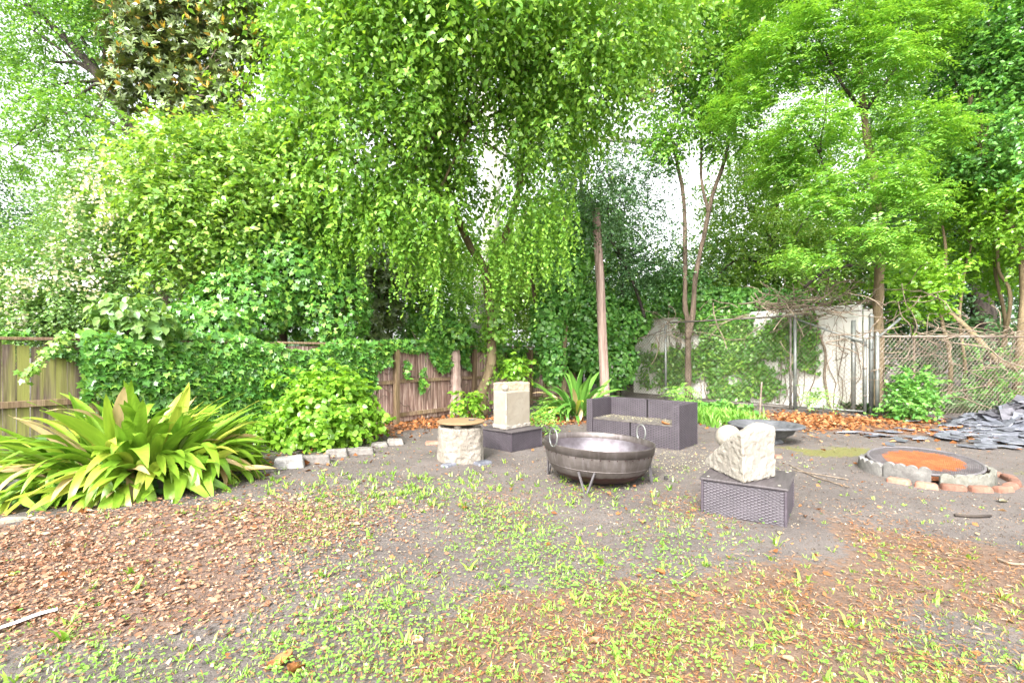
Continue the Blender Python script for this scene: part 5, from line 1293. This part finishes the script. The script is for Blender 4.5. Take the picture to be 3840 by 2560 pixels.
# ------------------------------------------------------------------ strap-leaved plants: every leaf an object
def strap_mat(name, g1, g2, tip):
    m, nt, ns, ls, b = new_mat(name)
    oi = ns.new('ShaderNodeObjectInfo'); at = ns.new('ShaderNodeAttribute'); at.attribute_name = 'along'; ac = ns.new('ShaderNodeAttribute'); ac.attribute_name = 'across'
    v = coords(nt, (3, 26, 3)); n = tex_noise(nt, 1.5, 4, .6, v)
    c = mixc(nt, oi.outputs['Random'], g1, g2)
    c = mixc(nt, 1.0, c, ramp(nt, n.outputs['Fac'], [(.3, (.8, .82, .75)), (.7, (1.18, 1.12, 1.1))]).outputs[0], 'MULTIPLY')
    n2 = tex_noise(nt, 5, 4, .6, coords(nt))
    def madd(a, mul, add):
        q = ns.new('ShaderNodeMath'); q.operation = 'MULTIPLY_ADD'; ls.new(a, q.inputs[0]); q.inputs[1].default_value = mul
        if isinstance(add, float): q.inputs[2].default_value = add
        else: ls.new(add, q.inputs[2])
        return q.outputs[0]
    s1 = madd(n2.outputs['Fac'], .55, madd(oi.outputs['Random'], tip, at.outputs['Fac']))
    c = mixc(nt, ramp(nt, s1, [(1.14, (0, 0, 0)), (1.36, (1, 1, 1))]).outputs[0], c, (.52, .46, .07))
    c = mixc(nt, ramp(nt, s1, [(1.34, (0, 0, 0)), (1.44, (1, 1, 1))]).outputs[0], c, (.50, .27, .12))
    ls.new(c, b.inputs['Base Color']); b.inputs['Roughness'].default_value = .38; b.inputs['Specular IOR Level'].default_value = .5
    tr = ns.new('ShaderNodeBsdfTranslucent'); ls.new(c, tr.inputs[0]); mx = ns.new('ShaderNodeMixShader'); mx.inputs[0].default_value = .3
    ls.new(b.outputs[0], mx.inputs[1]); ls.new(tr.outputs[0], mx.inputs[2]); ls.new(mx.outputs[0], ns['Material Output'].inputs[0])
    return m
SM = [strap_mat('strap_green', (.14, .30, .025), (.28, .43, .04), .12), strap_mat('strap_yellow', (.32, .42, .045), (.46, .50, .08), .32), strap_mat('strap_dry', (.45, .33, .14), (.56, .42, .24), .6)]
SM2 = [strap_mat('strap_deep', (.08, .22, .035), (.15, .31, .05), .02), SM[1], SM[2]]
def strap_leaf(L, W, bend, fold, twist, mat):
    n = 11; vs_, al, ac = [], [], []
    x = z = 0.0; ang = 0.0
    for i in range(n):
        f = i / (n - 1)
        w = W * (0.10 if f < 0.22 else max(0.02, math.sin(math.pi * min(1, (f - 0.17) / 0.83) ** 0.85) ** 0.75))
        if f < 0.22: w = W * (0.10 + 0.25 * (f / .22) ** 2)
        ang = -bend * max(0, f - 0.15) ** 1.5 * 1.6
        if i: x += L / (n - 1) * math.cos(ang); z += L / (n - 1) * math.sin(ang)
        for s_ in (-1, -.5, 0, .5, 1):
            tw_ = twist * f
            yy, zz = s_ * w / 2, fold * abs(s_) * w / 2 + 0.006 * math.sin(f * 9 + s_ * 2)
            vs_.append((x, yy * math.cos(tw_) - zz * math.sin(tw_), z + yy * math.sin(tw_) + zz * math.cos(tw_))); al.append(f); ac.append(abs(s_))
    ff = A([(5 * i + j, 5 * i + 5 + j, 5 * i + 6 + j, 5 * i + 1 + j) for i in range(n - 1) for j in range(4)])
    return mesh_np('leaf', vs_, [ff], mat, {'along': al, 'across': ac})
def strap_plant(label, c, n, hx, hy, rot, Lm, mats, seed, probs=(.68, .22, .10), min_el=-8):
    r_ = random.Random(seed)
    lib = [[strap_leaf(L, W, b_, f_, t_, m) for (L, W, b_, f_, t_) in ((1.0, .118, .5, .35, .1), (1.0, .105, .9, .45, -.25), (1.0, .12, 1.3, .3, .3), (1.0, .10, 1.8, .5, -.1), (1.0, .11, .25, .55, .15))] for m in mats]
    rest = []
    t = thing('strap_leaved_plant', label, 'plant', tuple(c), rot)
    for k in range(n):
        a = r_.uniform(0, 2 * math.pi); rr = math.sqrt(r_.random())
        el = 86 - 90 * rr ** 1.4 + r_.gauss(0, 10); el = max(min_el, min(86, el))
        mi = r_.choices((0, 1, 2), (probs[0], probs[1] + .12 * rr, probs[2] + .28 * (el < 12)))[0]
        o = bpy.data.objects.new('leaf', lib[mi][r_.choices(range(5), (3, 3, 2 + 3 * rr, .6 + 2 * rr, 3 - 2 * rr))[0]])
        o.location = (hx * .72 * rr * math.cos(a), hy * .72 * rr * math.sin(a), 0.03 + r_.uniform(0, .06))
        # leaves lean away from the clump's long axis
        da = math.atan2(math.sin(a) * .75 * hx / hy * .6, math.cos(a)) + r_.gauss(0, .35)
        L = Lm * r_.uniform(.78, 1.1) * (1.08 if el > 45 else .9 if el > 15 else .74)
        if el < 10: o.location[2] += r_.uniform(.1, .34)
        o.rotation_euler = (Matrix.Rotation(da, 3, 'Z') @ Matrix.Rotation(-R(el), 3, 'Y') @ Matrix.Rotation(r_.gauss(0, .35), 3, 'X')).to_euler()
        o.scale = (L, L * r_.uniform(.85, 1.2), L)
        if k < 298: link(o, t)
        else: rest.append((o.data, Matrix.LocRotScale(o.location, o.rotation_euler, o.scale)))
    if rest:                                       # leaves past the first 298 are one joined part
        vs_, fs_, al, off = [], [], [], 0
        for me, mt in rest:
            v = np.empty(len(me.vertices) * 3, np.float32); me.vertices.foreach_get('co', v); v = v.reshape(-1, 3)
            m4 = A(mt); vs_.append(v @ m4[:3, :3].T + m4[:3, 3])
            f = np.empty(len(me.loops), np.int32); me.loops.foreach_get('vertex_index', f); fs_.append(f.reshape(-1, 4) + off); off += len(v)
            a_ = np.empty(len(v), np.float32); me.attributes['along'].data.foreach_get('value', a_); al.append(a_)
        al = np.concatenate(al)
        tag(link(bpy.data.objects.new('inner_leaves', mesh_np('inner_leaves', np.concatenate(vs_), [np.concatenate(fs_)], mats[0], {'along': al, 'across': al * 0})), t), kind='stuff')
    return t
strap_plant('huge clump of long yellow-green strap leaves with brown tips beside the left fence', (-4.22, 5.38, 0), 470, 1.22, .62, R(18), 1.06, SM, 3, (.72, .18, .08))
strap_plant('smaller deep green strap-leaved clump between the fence and sofa', (1.45, 10.9, 0), 140, .5, .4, 0, 1.08, SM2, 8, (.86, .08, .06))
# ivy growing out at the foot of the big clump
c_ = thing('ivy', 'ivy leaves creeping out at the foot of the big strap-leaved plant', 'ivy', tuple(G(420, 1870)))
pp = np.concatenate([G(x, y) + rng.normal(size=(22, 3)) * A([.13, .08, .05]) + A([0, 0, .10]) for x, y in ((230, 1875), (330, 1865), (270, 1850), (420, 1845), (480, 1820), (500, 1790), (180, 1880), (540, 1850))]); pp[:, 2] = np.abs(pp[:, 2]) + .02
leaf_obj('foliage', [cover(pp, np.broadcast_to(A([.3, -.8, .4]), pp.shape), 0.13)], M['thicket'], c_)
b_ = fpt(s_at(60), .25, .2); pp = b_ + rng.normal(size=(70, 3)) * A([.25, .12, .2]); pp[:, 2] = np.abs(pp[:, 2])
c_ = thing('ivy', 'ivy sprigs at the base of the mossy left fence end', 'ivy', (b_[0], b_[1], 0))
leaf_obj('foliage', [cover(pp, np.broadcast_to(A([.3, -.8, .4]), pp.shape), 0.11)], M['crepe'], c_)

# ------------------------------------------------------------------ ground cover
def scatter(n, zone, x0, x1, y0, y1, clump=None, thr=0.0):
    x, y = rng.uniform(x0, x1, n * 6), rng.uniform(y0, y1, n * 6)
    p = zone(x, y)
    if clump: p = p * np.clip(0.5 + 1.1 * wob(np.stack([x, y, 0 * x], -1), clump, 41), 0, 1.4)
    k = rng.random(len(x)) < p
    x, y = x[k][:n], y[k][:n]
    return np.stack([x, y, ground_z(x, y)], -1)
def flat_leaves(pos, size, tmpl, tilt=0.35, lift=0.008, width=1.0):
    n = len(pos); a = rng.uniform(0, 6.28, n)
    d = np.stack([np.cos(a), np.sin(a), rng.normal(size=n) * tilt * .5], -1); nn = UP + tilt * rng.normal(size=(n, 3))
    p = pos + UP * (lift * rng.uniform(.3, 1.6, n))[:, None]
    return (p, d, norm(nn), size * rng.uniform(.5, 1.4, n), tmpl, width)
def stuff(name, label, cat, parts, mat):
    return tag(leaf_obj(name, parts, M[mat]), label, cat, kind='stuff')
def base_z(x, y): return 0.12 + 0 * x
allz = lambda x, y: np.clip(0.25 + 0 * x, 0, 1)
stuff('leaf_litter', 'pinkish brown broken dead leaves carpeting the left foreground', 'leaf litter', [flat_leaves(scatter(16000, zone_litter, -6, 0, 2, 6, .9), .020, DIAMOND, .5, .010, 1.1), flat_leaves(scatter(5000, zone_litter, -6, 0, 2, 6), .036, DIAMOND, .5, .014, 1.0), flat_leaves(scatter(260, zone_litter, -6, 0, 2, 6), .055, OVAL, .4, .014, 1.0)], 'deadleaf')
stuff('leaf_litter', 'orange-brown fallen leaves drifted along the fences', 'leaf litter', [flat_leaves(scatter(9000, zone_orange, -5, 10, 5, 13, .8), .085, DIAMOND, .6, .022, 1.1), flat_leaves(scatter(450, lambda x, y: .2 + .3 * zone_needle(x, y), -4, 5, 2.2, 9), .05, DIAMOND, .5, .015)], 'orangeleaf')
stuff('needle_litter', 'rusty brown needle litter matted over the right foreground', 'litter', [flat_leaves(scatter(30000, zone_needle, -2.5, 5, 1.7, 6, 1.2), .032, BLADE, .45, .010, 1.3), flat_leaves(scatter(9000, allz, -5, 7, 1.7, 9), .03, BLADE, .4, .008, 1.2)], 'needle')
stuff('debris', 'small brown twig and bark crumbs scattered over the soil', 'debris', [flat_leaves(scatter(12000, allz, -6, 8, 1.7, 10), .016, BLOB, .6, .006), flat_leaves(scatter(16000, allz, -4, 5, 1.8, 6.5, .7), .011, BLOB, .6, .005), flat_leaves(scatter(5000, allz, -6, 8, 1.7, 10, 1.0), .05, BLADE, .25, .008, .6)], 'chip')
def tufts(pos, k, L, spread=.7, tmpl=BLADE, w=1.6):
    n = len(pos); p = np.repeat(pos, k, 0) + rng.normal(size=(n * k, 3)) * A([.012, .012, 0]); a = rng.uniform(0, 6.28, n * k)
    d = np.stack([np.cos(a) * spread, np.sin(a) * spread, rng.uniform(.35, 1.1, n * k)], -1)
    nn = np.stack([-np.cos(a), -np.sin(a), .6 + 0 * a], -1)
    return (p, norm(d), norm(nn), np.repeat(L * rng.uniform(.5, 1.3, n), k) * rng.uniform(.6, 1.2, n * k), tmpl, w)
stuff('grass', 'thin yellow-green grass tufts growing through the soil', 'grass', [tufts(scatter(2600, zone_green, -4, 5, 1.7, 6.5, 1.3), 6, .031), tufts(scatter(900, lambda x, y: .12 + zone_needle(x, y) * .5, -5, 6, 1.7, 7.5, 1.0), 6, .032), tufts(scatter(260, lambda x, y: gauss(x, y, -1.5, 5.2, 1.5, .5), -4, 2, 4, 7), 7, .07)], 'weed')
def clovers(pos, s):
    n = len(pos); h = rng.uniform(.015, .05, n); p = pos + UP * h[:, None]; a0 = rng.uniform(0, 6.28, n)
    a = (a0[:, None] + A([0, 2.09, 4.19])[None]).ravel()
    d = np.stack([np.cos(a), np.sin(a), .1 + 0 * a], -1); nn = np.repeat(UP + .3 * rng.normal(size=(n, 3)), 3, 0)
    return (np.repeat(p, 3, 0), d, norm(nn), np.repeat(s * rng.uniform(.6, 1.3, n), 3), OVAL, 1.5)
zc = lambda x, y: np.clip(1.2 * gauss(x, y, .72, 2.95, .36, .30, -.5) + .8 * gauss(x, y, -.55, 2.55, .5, .3) + .8 * gauss(x, y, -1.3, 2.3, .6, .25) + .6 * gauss(x, y, .2, 3.6, .6, .25) + .5 * gauss(x, y, .5, 2.15, 1.2, .2) + .25 * zone_green(x, y), 0, 1)
stuff('clover', 'low bluish green clover patches in the foreground', 'clover', [clovers(scatter(5200, zc, -3.5, 4, 1.7, 5.5, 1.4), .0115)], 'clover')
def seedlings(pos, s):
    return tufts(pos, 5, s, 1.1, OVAL, .8)
stuff('weeds', 'broad-leaved weed seedlings sprinkled over the foreground', 'weeds', [seedlings(scatter(620, zone_green, -4, 5, 1.7, 6, 1.2), .019), seedlings(scatter(200, allz, -5, 6, 1.7, 8), .022), tufts(scatter(90, lambda x, y: .5 * zone_green(x, y) + .5 * gauss(x, y, 2.0, 2.4, 1.0, .4), -3, 4, 1.8, 4, 1.0), 6, .075, .8, BLADE, 1.8)], 'weed')
gp = scatter(1500, lambda x, y: gauss(x, y, 4.35, 10.4, .36, .35) + .15 * gauss(x, y, 3.4, 11.2, .7, .4), 2, 6, 9, 12.5)
stuff('grass', 'soft mound of long green grass right of the sofa', 'grass', [tufts(gp, 9, .26, .55, w=.8)], 'clover')
gp = scatter(700, lambda x, y: gauss(x, y, 3.2, 12.6, 1.6, .5), 1, 6, 11, 14)
stuff('ground_cover', 'green weeds growing along the foot of the back chain-link fence', 'weeds', [tufts(gp, 7, .2, .7, OVAL, .8)], 'thicket')
gp = scatter(5200, lambda x, y: np.clip(.5 + .5 * wob(np.stack([x, y, 0 * x], -1), .5, 61), 0.1, 1), 8.6, 17, 11.6, 19)
stuff('undergrowth', 'dim leafy undergrowth on the woodland floor behind the low chain-link fence', 'undergrowth', [tufts(gp, 7, .30, .9, OVAL, .8)], 'evergreen')
# petals on the sofa seat (local frame of the sofa -> world)
n = 520; lx, ly = rng.uniform(AT + .03, SW - AT - .03, n), SD * rng.beta(2.2, 1.6, n) * .82 + .02
pw_ = np.stack([fl[0] + lx * math.cos(SA) - ly * math.sin(SA), fl[1] + lx * math.sin(SA) + ly * math.cos(SA), SEAT + .004 + 0 * lx], -1)
stuff('fallen_petals', 'pale dry petals strewn over the sofa seat', 'petals', [flat_leaves(pw_, .018, BLOB, .3, .004)], 'petal')
gp = scatter(1500, lambda x, y: .9 * gauss(x, y, 2.6, 6.6, .7, .45) + .5 * gauss(x, y, 1.6, 6.4, 1.0, .4), 0, 5, 5, 8.5)
stuff('fallen_petals', 'pale petals and chaff on the soil in front of the sofa', 'petals', [flat_leaves(gp, .016, BLOB, .3, .006)], 'petal')

# single fallen leaves, twigs, tape
big = MB()
def dead_leaf(px, py, s_, mat, lb_, seed, z=0.0):
    r_ = random.Random(seed); n = 9; vv = []
    for i in range(n):
        f = i / (n - 1); w = .42 * math.sin(math.pi * (f * .92 + .04)) ** .8 * (1 + .15 * math.sin(i * 2.3 + seed))
        cz = .16 * math.sin(f * 3.1 + seed) * .5
        for q in (-1, -.4, .4, 1): vv.append(((f - .5) * s_, q * w * s_ * .5 * 1.6, s_ * (cz + .22 * q * q * (.5 + f)) + .004))
    o = MB().add(vv, [(4 * i + j, 4 * i + j + 1, 4 * i + j + 5, 4 * i + j + 4) for i in range(n - 1) for j in range(3)]).build('fallen_leaf', M[mat], None, False, True)
    at = o.data.attributes.new('tint', 'FLOAT', 'POINT'); at.data.foreach_set('value', np.full(len(vv), r_.uniform(.3, .9), np.float32))
    g = G(px, py, z); o.location = (g[0], g[1], z + float(ground_z(A([g[0]]), A([g[1]]))[0]) * (z == 0)); o.rotation_euler = (0, 0, r_.uniform(0, 6.28)); tag(o, lb_, 'leaf')
dead_leaf(2475, 2150, .075, 'orangeleaf', 'bright orange curled leaf near the clover patch', 1)
dead_leaf(1557, 2400, .085, 'deadleaf', 'large pale brown leaf left of the clover patch', 2)
dead_leaf(2238, 2405, .08, 'deadleaf', 'pale tan oval leaf just below the clover patch', 3)
dead_leaf(1045, 2490, .12, 'orangeleaf', 'big brown leaf with red stalk at the bottom edge', 4)
dead_leaf(1110, 2510, .11, 'orangeleaf', 'folded brown leaf beside the red-stalked one', 5)
dead_leaf(2952, 2480, .07, 'deadleaf', 'round tan leaf near the bottom right', 6)
dead_leaf(2925, 2005, .05, 'seed', 'small yellow leaf in front of the right table', 7)
dead_leaf(38, 2165, .06, 'seed', 'bright yellow leaf at the left edge', 8)
dead_leaf(315, 1930, .12, 'orangeleaf', 'curled brown leaf at the edge of the litter patch', 9)
dead_leaf(2496, 1590, .12, 'orangeleaf', 'orange leaf lying on the sofa seat', 10, SEAT + .008)
dead_leaf(3760, 1880, .10, 'petal', 'pale curled leaf at the right edge below the fire pit', 11)
dead_leaf(3020, 1935, .06, 'deadleaf', 'tan leaf right of the low wicker table', 12)
dead_leaf(1745, 1905, .07, 'orangeleaf', 'small brown leaf left of the fire bowl legs', 13)
dead_leaf(2410, 1960, .07, 'deadleaf', 'reddish brown leaf in front of the fire bowl', 14)
for k, (pts, r_, mt, lb_) in enumerate((([(1325, 2310), (1390, 2350), (1425, 2385), (1425, 2420)], .006, 'vine', 'thin curved twig left of the clover patch'), ([(250, 2065), (330, 2040), (425, 2015)], .008, 'darkpipe', 'straight dark stick on the leaf litter'),
        ([(2960, 1745), (3060, 1790), (3185, 1830)], .007, 'vine', 'long pale dry stick behind the right table'), ([(2975, 1765), (3090, 1785), (3180, 1800)], .006, 'vine', 'second pale dry stick crossing behind the right table'),
        ([(3580, 1935), (3650, 1940), (3715, 1938)], .012, 'darkbark', 'dark broken stick in the soil below the fire pit'), ([(3740, 2100), (3790, 2118), (3850, 2122)], .009, 'vine', 'grey stick at the right edge of the yard'),
        ([(810, 1805), (870, 1797), (930, 1788)], .008, 'vine', 'pale twig in front of the edging stones'), ([(318, 2155), (315, 2100), (320, 2130)], .004, 'vine', 'tiny bent twig in the litter patch'))):
    p = A([G(*q) + A([0, 0, .012]) for q in pts])
    o = MB().tube(rough_path(p, 14, .006, k), r_, 6).build('twig', M[mt], None, False, True); tag(o, lb_, 'twig')
M['tape'] = basic('white_plastic', (.55, .54, .56), (.74, .73, .74), 30, .4, bstr=.2)
p = curve_pts(A([G(-60, 2385), G(60, 2345), G(140, 2315), G(215, 2295)]), 16); d_ = norm(np.gradient(p, axis=0)); s_ = np.cross(d_, UP) * .02
vv = np.concatenate([p + s_ + UP * .02, p + UP * .028, p - s_ + UP * .018]); n = len(p)
tag(MB().add(vv, [(k * n + i, k * n + i + 1, (k + 1) * n + i + 1, (k + 1) * n + i) for k in range(2) for i in range(n - 1)]).build('plastic_strip', M['tape'], None, False, True), 'white plastic strip lying at the left edge of the yard', 'plastic strip')
o = rough_block('charcoal_lump', .06, .05, .045, 200, M['wback']); o.location = tuple(G(2497, 1795)); tag(o, 'black charcoal lump right of the fire bowl', 'charcoal')
o = rough_block('pale_slab', .5, .3, .03, 201, M['mossy'], .004); o.location = tuple(G(60, 1965)); tag(o, 'thin pale slab half hidden in litter at the left edge', 'slab')
